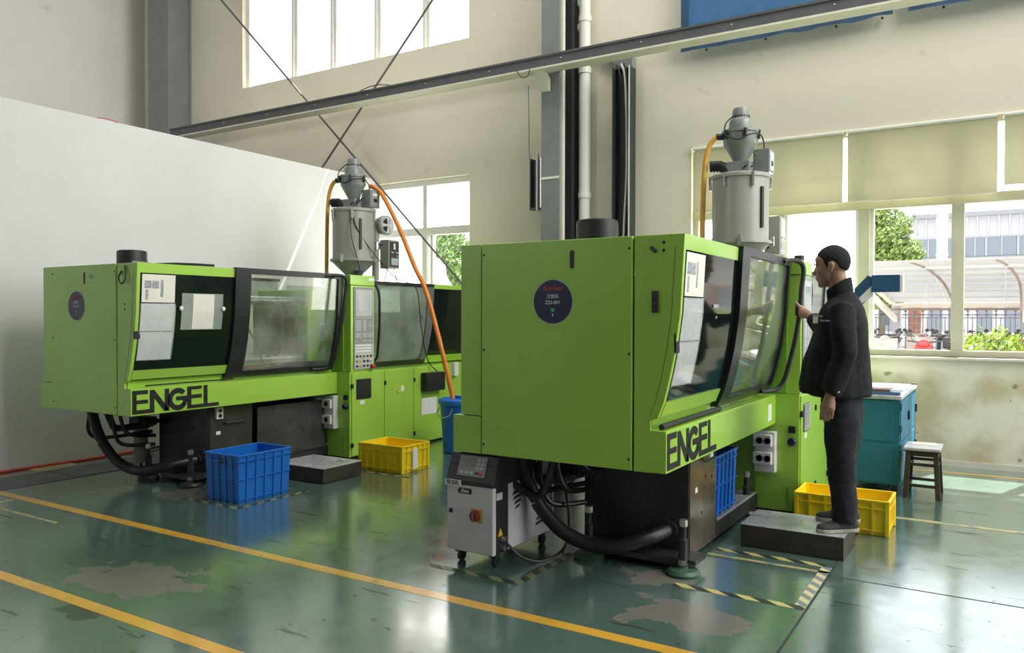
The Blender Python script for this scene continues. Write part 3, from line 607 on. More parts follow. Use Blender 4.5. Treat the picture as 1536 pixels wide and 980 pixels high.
    fl_ = MB().prism(poly, 'y', 0, .03).build('end_flank', M_GREEN, hood, bevel=.003)
    MB().prism([(PU(z) - .045 + .0015 * q, z) for q in (0, 1) for z in ((.95, 1.02, 1.15, 1.27, 1.47, 1.62, 1.80) if q == 0 else (1.80, 1.62, 1.47, 1.27, 1.15, 1.02, .95))], 'y', -.0012, 0).build('seam', M_INK, fl_)
    MB().box(-1.49, -1.41, .03, 2.25, .66, .875).build('rear_beam', M_GREEN, hood); MB().box(-1.435, -1.42, .03, .93, .88, 1.86).build('rear_panel', M_GREEN, hood)
    MB().box(-1.435, PU(1.86) - .006, .02, .93, 1.842, 1.863).build('roof_panel', M_GREEN, hood, bevel=.003)
    guard('top_strip', .028, .93, 1.785, 1.862, M_GREEN, hood, 0, .03); guard('lower_strip', .028, .93, .945, 1.02, M_GREEN, hood, .004, .03)
    win = guard('side_window', .03, .93, 1.015, 1.79, M_DGLASS, hood, -.004, .02)
    MB().box(-.30, -.262, .02, 2.25, .86, .95).build('ledge_riser', M_GREEN, hood)
    MB().box(-.295, -.262, .03, 2.2, .935, 1.0).build('door_track', M_DARK, hood)
    # screws, slot, round plate on the end cover
    for su, sz in ((-1.27, 1.80), (-1.27, 1.26), (-1.27, .72), (-.377, 1.80), (-.377, 1.26), (-.377, .72)): MB().lathe([(.007, 0), (.006, .003)], (su, -.008, sz), (0, -1, 0), 8).build('screw', M_INK, cov)
    cu_ = -.79 if near else -.88
    MB().prism([(cu_ + .085 + .0135 * math.cos(a), 1.755 + (.036 if math.sin(a) >= 0 else -.036) + .0135 * math.sin(a)) for a in [2 * PI * i / 20 for i in range(20)]], 'y', -.0095, -.008).build('lock_slot', M_INK, cov)
    disc = MB().lathe([(.118, 0), (.118, .004)], (cu_ - .03, -.008, 1.53), (0, -1, 0), 44).build('round_plate', M_NAVY, cov); MB().lathe([(.1215, 0), (.1215, .003)], (cu_ - .03, -.008, 1.53), (0, -1, 0), 44).build('plate_rim', M_KEY, disc)
    dc = cu_ - .03
    text('lettering', 'Kerriser', .036, (dc, -.0135, 1.603), ROT_F, M_RED, disc, shear=.25, offset=.0004)
    text('lettering', '注塑机', .025, (dc, -.0135, 1.558), ROT_F, M_LTXT, disc)
    text('lettering', 'Z23-001' if near else 'Z23-002', .027, (dc, -.0135, 1.526), ROT_F, M_LTXT, disc, offset=.0002)
    MB().prism([(dc - .015, 1.495), (dc + .015, 1.495), (dc + .008, 1.475), (dc - .008, 1.475)], 'y', -.0132, -.012).build('green_emblem', M_GTXT, disc); MB().box(dc - .0035, dc + .0035, -.0132, -.012, 1.452, 1.464).build('white_mark', M_LTXT, disc)
    if near:
        for su, sz in ((-.195, 1.822), (-.195, 1.782)): MB().lathe([(.008, 0), (.008, .003)], (su, 0, sz), (0, -1, 0), 10).build('hole', M_INK, fl_)
        MB().bar((-.262, -.004, 1.80), (-.235, -.012, 1.775), .014, .014).build('catch', M_INK, fl_)
        MB().box(-.255, -.22, -.012, 0, 1.47, 1.58).build('hinge_plate', M_DARK, fl_, bevel=.003)
        for z in (1.50, 1.54): MB().lathe([(.011, .012), (.011, .015)], (-.2375, 0, z), (0, -1, 0), 10).build('hinge_bolt', M_INK, fl_)
    else:
        for z in (1.50, 1.54): MB().lathe([(.007, 0), (.007, .003)], (-.25, 0, z), (0, -1, 0), 8).build('hole', M_INK, fl_)
        MB().tube(smooth_path([(-.28, -.004, 1.80), (-.30, -.02, 1.75), (-.25, -.03, 1.70), (-.21, -.02, 1.74), (-.24, -.005, 1.84)], 5), .006, 6).build('cable_loop', M_RUBBER, fl_)
        MB().prism([(-.70 + .03 * math.cos(a), 1.77 + .02 * math.sin(a)) for a in [2 * PI * i / 14 for i in range(14)]], 'y', -.0095, -.008).build('stamp', mat('stamp_grey', (.30, .40, .20), .5), cov)
    MB().box(PU(1.3) - .012, PU(1.3) + .004, .0, .05, 1.27, 1.37).build('latch', M_INK, hood, bevel=.004)
    # paper sheets on the side window
    for i, (za, zb) in enumerate(((1.555, 1.775), (1.33, 1.545), (1.10, 1.32))):
        sh = guard('paper_sheet', .045, .335, za, zb, (M_PAPERW if i == 0 else M_PAPER), win, .001, .003)
        if i == 0:
            for (a, b_, c_, d_) in ((.065, .125, 1.665, 1.725), (.13, .19, 1.665, 1.725), (.205, .23, 1.60, 1.735), (.075, .10, 1.575, 1.655)): guard('printed_picture', a, b_, c_, d_, M_PRINT, sh, .0015, .002)
        else: guard('plastic_sleeve', .035, .345, za - .006, zb + .004, glass('sleeve_film', (.95, .96, .96), frost=.2, rough=.08, veil=.8), sh, .004, .001)
    if near: guard('label_strip', .52, .62, 1.50, 1.52, M_PRINT, win, .001, .003); guard('label_strip', .58, .60, 1.44, 1.455, M_PRINT, win, .001, .003)
    else:
        ac = guard('document_holder', .40, .80, 1.335, 1.635, M_ACRYL, win, .002, .003); guard('paper_sheet', .505, .71, 1.34, 1.63, M_PAPERW, ac, .0035, .002)
        for vv in (.39, .80): MB().ball((PU(1.5) + .012, vv, 1.51), .012, .018, .02, 10).build('tape_wad', M_PAPER, ac)
    # ---- beam with the maker's letters
    beam = MB().box(-.265, -.178, 0, 2.25, .662, .876).build('front_beam', M_GREEN, E, bevel=.004)
    letters(beam, -.178, .012, .676, .185, M_INK)
    MB().tube([(-.215, .03 if near else .15, .892), (-.215, 1.0, .892)], .015 if near else .006, 10).build('loose_tube', M_RUBBER, E, smooth=True)
    if near: MB().box(-.178, -.176, 2.02, 2.12, .70, .82).build('sticker', M_PAPER, beam)
    # ---- sliding door over the mould space
    d0 = .96 if near else .91
    dr = frame_guard(E, d0, 2.215, .905, 1.872, .165, .055, .05, .05, M_FRAME, .022, .045, 'sliding_door')
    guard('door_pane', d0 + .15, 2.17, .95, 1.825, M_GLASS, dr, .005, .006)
    pts = [(PU(1.85) + .02, 1.98, 1.842), (PU(1.85) + .06, 2.06, 1.855), (.015, 2.15, 1.84), (.03, 2.17, 1.78)] + [(PU(z) + .118, 2.165 - (1.75 - z) * .10, z) for z in (1.65, 1.47, 1.27, 1.10, 1.0)] + [(PU(.94) + .10, 2.06, .935), (PU(.93) + .05, 1.99, .92), (PU(.93) + .02, 1.93, .925)]
    MB().tube(smooth_path(pts, 5), .017, 10).build('door_handle', M_RUBBER, dr, smooth=True)
    # ---- mould space seen through the door
    inn = MB().box(-1.40, -.30, .93, 2.25, .66, .90).build('mould_bed', mat('bed_grey', (.40, .42, .38), .4), E)
    MB().box(-1.10, -.36, 1.02, 1.24, .94, 1.72).build('moving_platen', M_GREEN, inn, bevel=.01); MB().box(-1.10, -.36, 2.02, 2.2, .94, 1.72).build('fixed_platen', M_GREEN, inn, bevel=.01)
    MB().box(-.95, -.50, 1.24, 1.46, 1.05, 1.58).build('mould_half', M_STEEL, inn, bevel=.008); MB().box(-.95, -.50, 1.80, 2.02, 1.05, 1.58).build('mould_half', M_PANEL, inn, bevel=.008)
    for tu in (-1.02, -.44):
        for tz in (1.04, 1.60): MB().tube([(tu, .5, tz), (tu, 2.2, tz)], .04, 14).build('tie_bar', M_STEEL, inn, smooth=True)
    MB().tube(smooth_path([(-.45, 1.3, 1.4), (-.40, 1.4, 1.2), (-.42, 1.5, 1.0), (-.5, 1.6, .92)], 5), .012, 7).build('mould_hose', M_HOSE, inn, smooth=True)
    MB().box(-1.435, -1.42, .93, 2.6, .88, 1.2).build('rear_guard', M_GREEN, inn); MB().box(-1.43, -1.424, .95, 2.58, 1.2, 1.84).build('rear_pane', M_GLASS2, inn); MB().box(-1.435, -1.41, .93, 2.6, 1.84, 1.87).build('rear_rail', M_FRAME, inn)
    # ---- control tower
    tw = MB().box(-.37, -.006, 2.262, 2.612, .886, 1.76).build('control_tower', M_GREEN, E, bevel=.004)
    MB().box(-.40, .0, 2.250, 2.612, 1.764, 1.868).build('tower_cap', M_GREEN, tw, bevel=.006)
    MB().box(-.30, -.10, 2.25, 2.262, .89, 1.76).build('tower_edge', M_GREEN2, tw)
    if near: MB().lathe([(.035, 1.868), (.036, 1.90), (.03, 1.905)], (-.03, 2.31, 0), n=18).build('cap_lamp', M_DARK, tw, smooth=True)
    else:
        MB().box(.0, .002, 2.52, 2.60, 1.815, 1.845).build('sticker', M_PAPER, tw)
    pn = MB().box(-.006, .006, 2.300, 2.585, .905, 1.745).build('control_panel', M_PANELG, tw, bevel=.003)
    MB().box(.006, .008, 2.325, 2.565, 1.45, 1.72).build('screen_bezel', M_KEY, pn); MB().box(.008, .0095, 2.36, 2.535, 1.50, 1.68).build('screen', M_SCREEN, pn)
    for (v0, v1, z0, z1, nv, nz_) in ((2.32, 2.40, 1.30, 1.41, 4, 4), (2.43, 2.475, 1.30, 1.41, 2, 4), (2.32, 2.40, 1.23, 1.28, 4, 2), (2.42, 2.49, 1.23, 1.28, 4, 2), (2.505, 2.57, 1.23, 1.28, 3, 2), (2.32, 2.36, 1.19, 1.205, 2, 1), (2.42, 2.49, 1.19, 1.205, 3, 1), (2.505, 2.57, 1.19, 1.205, 3, 1), (2.33, 2.56, 1.425, 1.438, 10, 1)):
        mb = MB(); dv, dz = (v1 - v0) / nv, (z1 - z0) / nz_
        for i in range(nv):
            for j in range(nz_): mb.box(.006, .009, v0 + i * dv + .002, v0 + (i + 1) * dv - .002, z0 + j * dz + .002, z0 + (j + 1) * dz - .002)
        mb.build('key_block', M_KEY, pn)
    for dv, dz in ((0, .028), (0, -.028), (-.028, 0), (.028, 0), (0, 0)): MB().box(.006, .009, 2.527 + dv, 2.545 + dv, 1.347 + dz, 1.363 + dz).build('arrow_key', M_KEY, pn)
    MB().box(.006, .0075, 2.305, 2.58, .91, 1.165).build('button_plate', M_KEY, pn)
    for i in range(3): MB().box(.0075, .009, 2.32, 2.55, 1.145 - i * .03, 1.158 - i * .03).build('label_strip', M_PAPER, pn)
    colr = [M_INK, M_RED, M_GTXT, M_KRED, M_INK, M_GTXT, M_YSIGN, M_INK, M_INK, M_WHITE, M_INK, M_YSIGN, M_INK, M_INK, M_INK]
    for i in range(5):
        for j in range(3): MB().lathe([(.011, 0), (.011, .012), (.008, .016)], (.0075, 2.335 + i * .052, 1.04 - j * .05), (1, 0, 0), 10).build('push_button', colr[i + 5 * j], pn, smooth=True)
    MB().lathe([(.016, 0), (.014, .02), (.026, .022), (.026, .036), (.018, .042)], (.0075, 2.555, .93), (1, 0, 0), 16).build('emergency_stop', M_KRED, pn, smooth=True)
    # ---- cabinets under the injection unit
    cab = MB().box(-1.25, -.012, 2.262, 4.62, .02, .885).build('cabinet_body', M_GREEN, E, bevel=.003)
    MB().box(-.325, -.012, 2.25, 2.262, .02, .885).build('cabinet_end', M_GREEN, cab)
    for (a, b_) in ((2.275, 2.765), (2.773, 3.258), (3.266, 3.795), (3.803, 4.60)):
        d_ = MB().box(-.012, .0, a, b_, .03, .872).build('cabinet_door', M_GREEN, cab, bevel=.003)
        for z in (.14, .74): MB().box(-.006, .012, a - .014 if a < 2.3 else a - .012, a + .014, z - .022, z + .022).build('hinge', M_INK, d_, bevel=.003)
        if a < 2.3:
            MB().box(0, .004, 2.335, 2.555, .60, .805).build('vent_frame', M_INK, d_)
            for i in range(15): MB().bar((.008, 2.34, .612 + i * .0132), (.008, 2.55, .612 + i * .0132), .008, .004).build('vent_slat', M_KEY if near else M_DARK, d_)
            MB().box(0, .002, 2.39, 2.46, .545, .585).build('sticker', M_PAPER, d_)
        elif a < 3: warn_sign(d_, 2.99, .62); MB().box(0, .002, 3.04, 3.09, .63, .69).build('sticker', M_PAPER, d_)
        elif a < 3.5:
            bb = MB().box(0, .09, 3.385, 3.73, .60, .81).build('black_box', M_INK, d_, bevel=.008); MB().box(.09, .091, 3.40, 3.72, .70, .705).build('box_seam', M_DARK, bb)
            MB().box(0, .002, 3.40, 3.68, .33, .52).build('notice_sheet', M_PAPER, d_)
        else:
            warn_sign(d_, 3.95, .60, .08); MB().box(0, .05, 3.97, 4.05, .74, .90).build('switch_box', M_WHITE, d_, bevel=.006)
    socket_box(cab, -.315 if near else -.395, -.165, 2.25, .305, .605 if near else .64, (.41, .54) if near else (.40, .56))
    if not near:
        MB().lathe([(.03, 0), (.03, .05)], (-.20 - .14, 2.15, .60), (0, -1, 0), 12).build('plug', M_WHITE, cab, smooth=True)
    sw = MB().box(-.085, -.035, 2.235, 2.25, .60, .65).build('black_switch', M_INK, cab, bevel=.003); MB().lathe([(.030, 0), (.032, .02), (.024, .035)], (-.058, 2.25, .535), (0, -1, 0), 18).build('blue_socket', M_NAVY, cab, smooth=True)
    MB().box(-.09, -.075, 2.246, 2.25, .06, .20).build('key_slot', M_GREEN2, cab)
    # ---- injection side guard
    d2 = frame_guard(E, 2.66, 3.735, .90, 1.825, .03, .10, .04, .05, M_FRAME, .012, .03, 'rear_sliding_door')
    guard('door_pane', 2.68, 3.65, .94, 1.79, M_GLASS2, d2, .0, .006); guard('stile_sheet', 3.62, 3.735, .945, 1.79, mat('grey_stile', (.13, .14, .13), .35), d2, .014, .003)
    MB().tube(smooth_path([(PU(1.8) + .02, 2.68, 1.80)] + [(PU(z) + .07, 2.70 + (1.75 - z) * .12, z) for z in (1.70, 1.5, 1.3, 1.1, 1.0)] + [(PU(.95) + .05, 2.74, .945), (PU(.95) + .02, 2.66, .93)], 5), .014, 8).build('door_handle', M_RUBBER, d2, smooth=True)
    rg = guard('rear_hood', 3.74, 4.60, .90, .985, M_GREEN, E, 0, .03); guard('top_strip', 3.74, 4.58, 1.775, 1.815, M_GREEN, rg, 0, .03); guard('side_window', 3.74, 4.58, .985, 1.775, M_DGLASS, rg, -.004, .02)
    MB().box(-1.3, PU(1.8) - .03, 3.70, 4.58, 1.80, 1.83).build('roof_panel', M_GREEN, rg); MB().box(-1.3, -.20, 4.58, 4.62, .886, 1.83).build('end_panel', M_GREEN, rg)
    iu = MB().tube([(-.66, 2.35, 1.28), (-.66, 4.3, 1.28)], .10, 20).build('injection_barrel', M_STEEL, E, smooth=True)
    MB().box(-.80, -.52, 2.86, 3.14, 1.15, 1.70).build('feed_throat', M_GREEN, iu, bevel=.01); MB().box(-1.2, -.35, 3.5, 4.3, .89, 1.5).build('screw_drive', M_PANELG, iu, bevel=.01); MB().box(-1.28, -.32, 2.5, 4.5, .886, .92).build('carriage_bed', mat('bed_grey', (.4, .42, .38)), iu)
    MB().box(-1.31, -1.29, 2.6, 4.6, .886, 1.3).build('rear_guard', M_GREEN, iu); MB().box(-1.305, -1.299, 2.6, 4.6, 1.3, 1.8).build('rear_pane', M_GLASS2, iu)
    # ---- black motor on the hood roof
    mo = MB().lathe([(.120, 1.863), (.120, 1.985), (.116, 2.0), (.10, 2.006)], (-.742, .375, 0), n=32).build('roof_motor', M_RUBBER, E, smooth=True)
    MB().lathe([(.04, 2.006), (.035, 2.012)], (-.742, .375, 0), n=12).build('motor_cap', M_DARK, mo)
    if not near:
        MB().bar((-.60, .3, 1.90), (-.40, .32, 1.88), .03, .02).build('cable_bracket', M_STEEL, mo); MB().tube(smooth_path([(-.5, .3, 1.87), (-.3, .5, 1.885), (-.15, .75, 1.88)], 5), .012, 6).build('roof_cable', M_RUBBER, mo)
    # ---- hoses and filter under the hood end
    hz = 0 if near else .0
    hp = [(-1.24, .30, .70), (-1.20, .30, .55), (-1.13, .32, .38), (-1.05, .35, .26), (-.95, .38, .17), (-.82, .42, .115), (-.66, .45, .115), (-.50, .56, .16), (-.42, be + .02, .19)]
    mh = MB().tube(smooth_path(hp, 6), .043, 14).build('main_hose', M_HOSE, E, smooth=True)
    MB().bar((-1.150, .284, .40), (-1.115, .288, .335), .035, .006, up=(0, -1, 0)).build('paper_tag', M_PAPERW, mh)
    MB().lathe([(.055, -.02), (.055, .02)], (-.42, be - .01, .19), (0, 1, 0), 16).build('flange', M_BLACK, mh)
    ft = MB().lathe([(.03, .10), (.055, .11), (.062, .13), (.062, .40), (.07, .405), (.07, .44), (.03, .45)], (-1.134, .706, 0), n=24).build('filter_canister', mat('canister_grey', (.30, .29, .26), .4), E, smooth=True)
    MB().box(-1.22, -.98, .64, .77, .45, .53).build('filter_head', M_DARK, ft, bevel=.01); MB().tube([(-1.27, .70, .57), (-1.14, .70, .57)], .024, 10).build('valve', M_DARK, ft); MB().tube([(-1.14, .70, .50), (-1.14, .70, .62)], .02, 8).build('valve_stem', M_DARK, ft)
    MB().lathe([(.012, .05), (.012, .11)], (-1.134, .706, 0), n=8).build('drain_plug', M_DARK, ft)
    small = [[(-1.33, .35, .70), (-1.37, .36, .55), (-1.42, .38, .42), (-1.38, .42, .35), (-1.2, .5, .36), (-.98, .72, .40)], [(-1.10, .40, .70), (-1.14, .42, .58), (-1.16, .46, .45), (-1.10, .5, .30), (-.97, .74, .28)],
             [(-1.0, .42, .70), (-1.04, .45, .55), (-1.0, .50, .40), (-.97, .74, .36)], [(-1.30, .38, .68), (-1.1, .40, .62), (-.95, .45, .62), (-.7, .5, .665)], [(-1.25, .42, .68), (-1.20, .46, .50), (-1.15, .5, .44), (-.98, .73, .47)],
             [(-.92, .42, .70), (-.90, .46, .6), (-.87, .55, .52), (-.88, be + .01, .5)]]
    for i, q in enumerate(small): MB().tube(smooth_path(q, 6), .017 if i != 4 else .03, 8).build('hose', M_HOSE, mh, smooth=True)
    if near:
        MB().tube(smooth_path([(-1.30, .16, .62), (-1.22, .20, .48), (-1.05, .26, .40), (-.98, .3, .62)], 6), .022, 8).build('hose', M_HOSE, mh, smooth=True)
        MB().prism([(-.80, .655), (-.42, .655), (-.43, .56), (-.52, .585)], 'y', .52, .524).build('hanging_film', glass('film', (.6, .62, .6), frost=.5), mh)
        for i in range(5): MB().tube([(-1.0 + .02 * i, .62 + .02 * i, .52 - .02 * i), (-.96 + .02 * i, .64 + .02 * i, .55 - .015 * i)], .028, 8).build('bellows_ring', M_HOSE, mh)
    return E
NM = machine((-1.24, 3.75, 0), 'green injection moulding machine a man in dark clothes is operating', True)
FM = machine((-5.575, 3.65, 0), 'green injection moulding machine beside the white partition, nobody at it', False)

# ------------------------------------------------------------------ drying hoppers standing on the machines
def hopper(loc, label, near):
    H = empty('drying_hopper', loc, label, 'hopper', 'grey drying hoppers')
    MB().lathe([(.085, 1.70), (.085, 1.90), (.095, 1.918), (.245, 2.066), (.262, 2.066), (.262, 2.08)], n=40).build('cone', M_HOPPER, H, smooth=True)
    MB().box(.10, .17, -.10, -.03, 1.90, 1.96).build('slide_gate', M_DARK, H, bevel=.004)
    MB().lathe([(.255, 2.08), (.255, 2.092), (.232, 2.095), (.232, 2.62), (.225, 2.625)], n=40).build('barrel', M_HOPPER, H, smooth=True)
    lid = MB().lathe([(.228, 2.615), (.248, 2.62), (.248, 2.645), (.235, 2.655), (.05, 2.665)], n=40).build('lid', M_HOPPER, H, smooth=True)
    for a in (200, 255, 310, 20):
        x, y_ = .24 * math.cos(math.radians(a)), .24 * math.sin(math.radians(a))
        MB().bar((x * 1.03, y_ * 1.03, 2.53), (x * 1.05, y_ * 1.05, 2.65), .022, .016).build('lid_clamp', M_STEEL, lid)
    for a in (285, 170, 15): MB().bar((.262 * math.cos(math.radians(a)), .262 * math.sin(math.radians(a)), 2.05), (.262 * math.cos(math.radians(a)), .262 * math.sin(math.radians(a)), 2.13), .03, .025).build('clamp', M_STEEL, H)
    a = math.radians(-28); MB().box(-.012, .012, -.018, 0, 0, .34).build('sight_glass', M_INK, H)
    sg = [o for o in H.children if o.name.startswith('sight_glass')][0]; sg.location = (.231 * math.cos(a), .231 * math.sin(a), 2.19); sg.rotation_euler.z = a + PI / 2
    th = MB().box(-.10, .10, -.09, .07, 2.66, 2.765).build('throat_box', M_HOPPER2, H, bevel=.008)
    bowl = MB().lathe([(.05, 2.755), (.055, 2.765), (.135, 2.91), (.143, 2.925), (.143, 3.005), (.157, 3.01), (.157, 3.03), (.12, 3.04), (.098, 3.045), (.096, 3.115), (.085, 3.13), (.071, 3.135), (.070, 3.20), (.062, 3.222), (.03, 3.228)], n=36).build('vacuum_loader', M_HOPPER2, H, smooth=True)
    for i in range(22):
        g = 2 * PI * i / 22; MB().box(.0708 * math.cos(g) - .004, .0708 * math.cos(g) + .004, .0708 * math.sin(g) - .004, .0708 * math.sin(g) + .004, 3.145, 3.157).build('vent_hole', M_INK, bowl)
    for g in (235, 300, 0, 130): MB().bar((.152 * math.cos(math.radians(g)), .152 * math.sin(math.radians(g)), 2.95), (.158 * math.cos(math.radians(g)), .158 * math.sin(math.radians(g)), 3.025), .022, .014).build('toggle_clamp', M_DARK, bowl)
    cb = MB().box(.10, .235, .02, .18, 2.67, 2.87).build('loader_box', M_HOPPER2, H, bevel=.006); MB().box(.235, .239, .035, .165, 2.69, 2.85).build('box_panel', M_PANELG if not near else M_KEY, cb)
    MB().box(.239, .241, .06, .14, 2.80, 2.83).build('panel_label', M_WHITE, cb); MB().box(.239, .241, .07, .13, 2.73, 2.77).build('panel_label', M_INK, cb)
    for z in (2.83, 2.79): MB().lathe([(.012, 0), (.012, .015)], (.13, .02, z), (0, -1, 0), 8).build('cable_gland', M_STEEL, cb)
    MB().tube(smooth_path([(-.03, -.07, 3.16), (-.09, -.13, 3.08), (-.08, -.16, 2.98), (.02, -.165, 2.93), (.12, -.13, 2.97), (.17, -.03, 2.98), (.18, .05, 2.93), (.18, .06, 2.87)], 6), .006, 6).build('motor_cable', M_RUBBER, bowl, smooth=True)
    MB().tube(smooth_path([(.14, .0, 2.79), (.12, -.05, 2.72), (.05, -.09, 2.70), (.08, -.1, 2.72)], 6), .006, 6).build('sensor_cable', M_RUBBER, cb, smooth=True)
    el = MB().tube(smooth_path([(-.10, -.06, 2.66), (-.11, -.065, 2.71), (-.16, -.08, 2.735), (-.235, -.105, 2.735)], 5), .045, 12).build('black_elbow', M_HOSE, H, smooth=True)
    for i in range(4): MB().lathe([(.05, -.006), (.05, .006)], (-.15 - .024 * i, -.077 - .008 * i, 2.733), (-1, -.33, 0), 14).build('elbow_rib', M_HOSE, el)
    MB().tube([(-.10, -.05, 2.985), (-.185, -.09, 2.985)], .028, 12).build('inlet_pipe', M_DARK, bowl, smooth=True)
    MB().tube(smooth_path([(-.17, -.085, 2.985), (-.215, -.105, 2.95), (-.255, -.12, 2.84), (-.275, -.127, 2.65), (-.285, -.13, 2.3), (-.29, -.13, 1.85)], 6), .022, 12).build('amber_hose', M_AMBER, H, smooth=True)
    # blower, air pipe and control box at its side
    bo = -.20 if near else 0
    bp = MB().tube(smooth_path([(.10, .26, 1.86), (.10, .26, 2.15), (.10, .26, 2.42), (.11, .28, 2.53), (.16, .33, 2.57)], 6), .042, 12).build('air_pipe', M_HOPPER, H, smooth=True)
    MB().lathe([(.05, 2.22), (.05, 2.30)], (.10, .26, 0), n=14).build('pipe_clamp', M_STEEL, bp)
    fan = MB().lathe([(.105, 0), (.115, .02), (.115, .07), (.10, .085)], (.13, .345, 2.50), (1, -.15, 0), 28).build('blower', M_HOPPER, H, smooth=True)
    MB().lathe([(.092, .085), (.092, .088)], (.13, .345, 2.50), (1, -.15, 0), 24).build('fan_guard', M_KEY, fan)
    for i in range(4):
        g0 = PI / 4 + i * PI / 2; q = [(.345 + .02 * math.cos(g0), 2.50 + .02 * math.sin(g0))] + [(.335 + .082 * math.cos(g0 + t_), 2.50 + .082 * math.sin(g0 + t_)) for t_ in (-.5, -.25, 0, .25, .5)]
        MB().prism(q, 'x', .219, .222).build('fan_opening', M_INK, fan)
    for o_ in [bp, fan] + list(bp.children) + list(fan.children):
        for v_ in o_.data.vertices: v_.co.x += bo
    cbx = MB().box(.125, .26, .30, .49, 2.0, 2.33).build('control_box', M_HOPPER, H, bevel=.006)
    fp = MB().box(.26, .265, .315, .475, 2.02, 2.31).build('box_face', mat('face_dark', (.05, .055, .06), .35) if not near else M_KEY, cbx)
    for (a_, b_, c_, d_, mm) in ((.38, .41, 2.22, 2.29, M_WHITE), (.34, .38, 2.18, 2.19, M_WHITE), (.42, .46, 2.18, 2.19, M_WHITE), (.34, .46, 2.04, 2.12, M_SCREEN), (.43, .455, 2.13, 2.155, M_GTXT), (.345, .37, 2.13, 2.155, M_KRED)): MB().box(.265, .268, a_, b_, c_, d_).build('face_detail', mm, fp)
    for z in (2.06, 2.27): MB().lathe([(.012, 0), (.012, .008)], (.16, .30, z), (0, -1, 0), 8).build('knob', M_DARK, cbx)
    if not near:
        for q in ([(.12, -.02, 2.79), (.13, -.16, 2.62), (.17, -.22, 2.35), (.20, -.16, 2.1), (.22, -.1, 1.85)], [(.12, -.03, 2.77), (.17, -.17, 2.5), (.25, .0, 2.2), (.42, .2, 1.9), (.5, .3, 1.84), (.63, .35, 1.75), (.66, .4, 1.3), (.67, .5, .95), (.73, .6, .82)], [(.2, .35, 2.0), (.19, .3, 1.85)], [(.24, .42, 2.0), (.26, .45, 1.83)]):
            MB().tube(smooth_path(q, 6), .006, 6).build('hanging_cable', M_RUBBER, H, smooth=True)
    return H
hopper((-1.24 - .66, 3.75 + 3.0, 0), 'grey drying hopper on the machine a man is operating', True)
hopper((-5.575 - .66, 3.65 + 3.0, 0), 'grey drying hopper with an orange hose arching down to a blue bin', False)
tag(MB().tube(smooth_path([(-6.12, 6.80, 2.93), (-6.04, 6.8, 2.90), (-5.925, 6.8, 2.80), (-5.682, 6.8, 2.409), (-5.475, 6.8, 1.996), (-5.308, 6.8, 1.701), (-5.109, 6.82, 1.055), (-5.0, 6.85, .60), (-4.97, 6.86, .35)], 6), .026, 12).build('orange_hose', M_ORANGE, smooth=True), 'orange suction hose arching from the far hopper into the blue bin', 'hose')

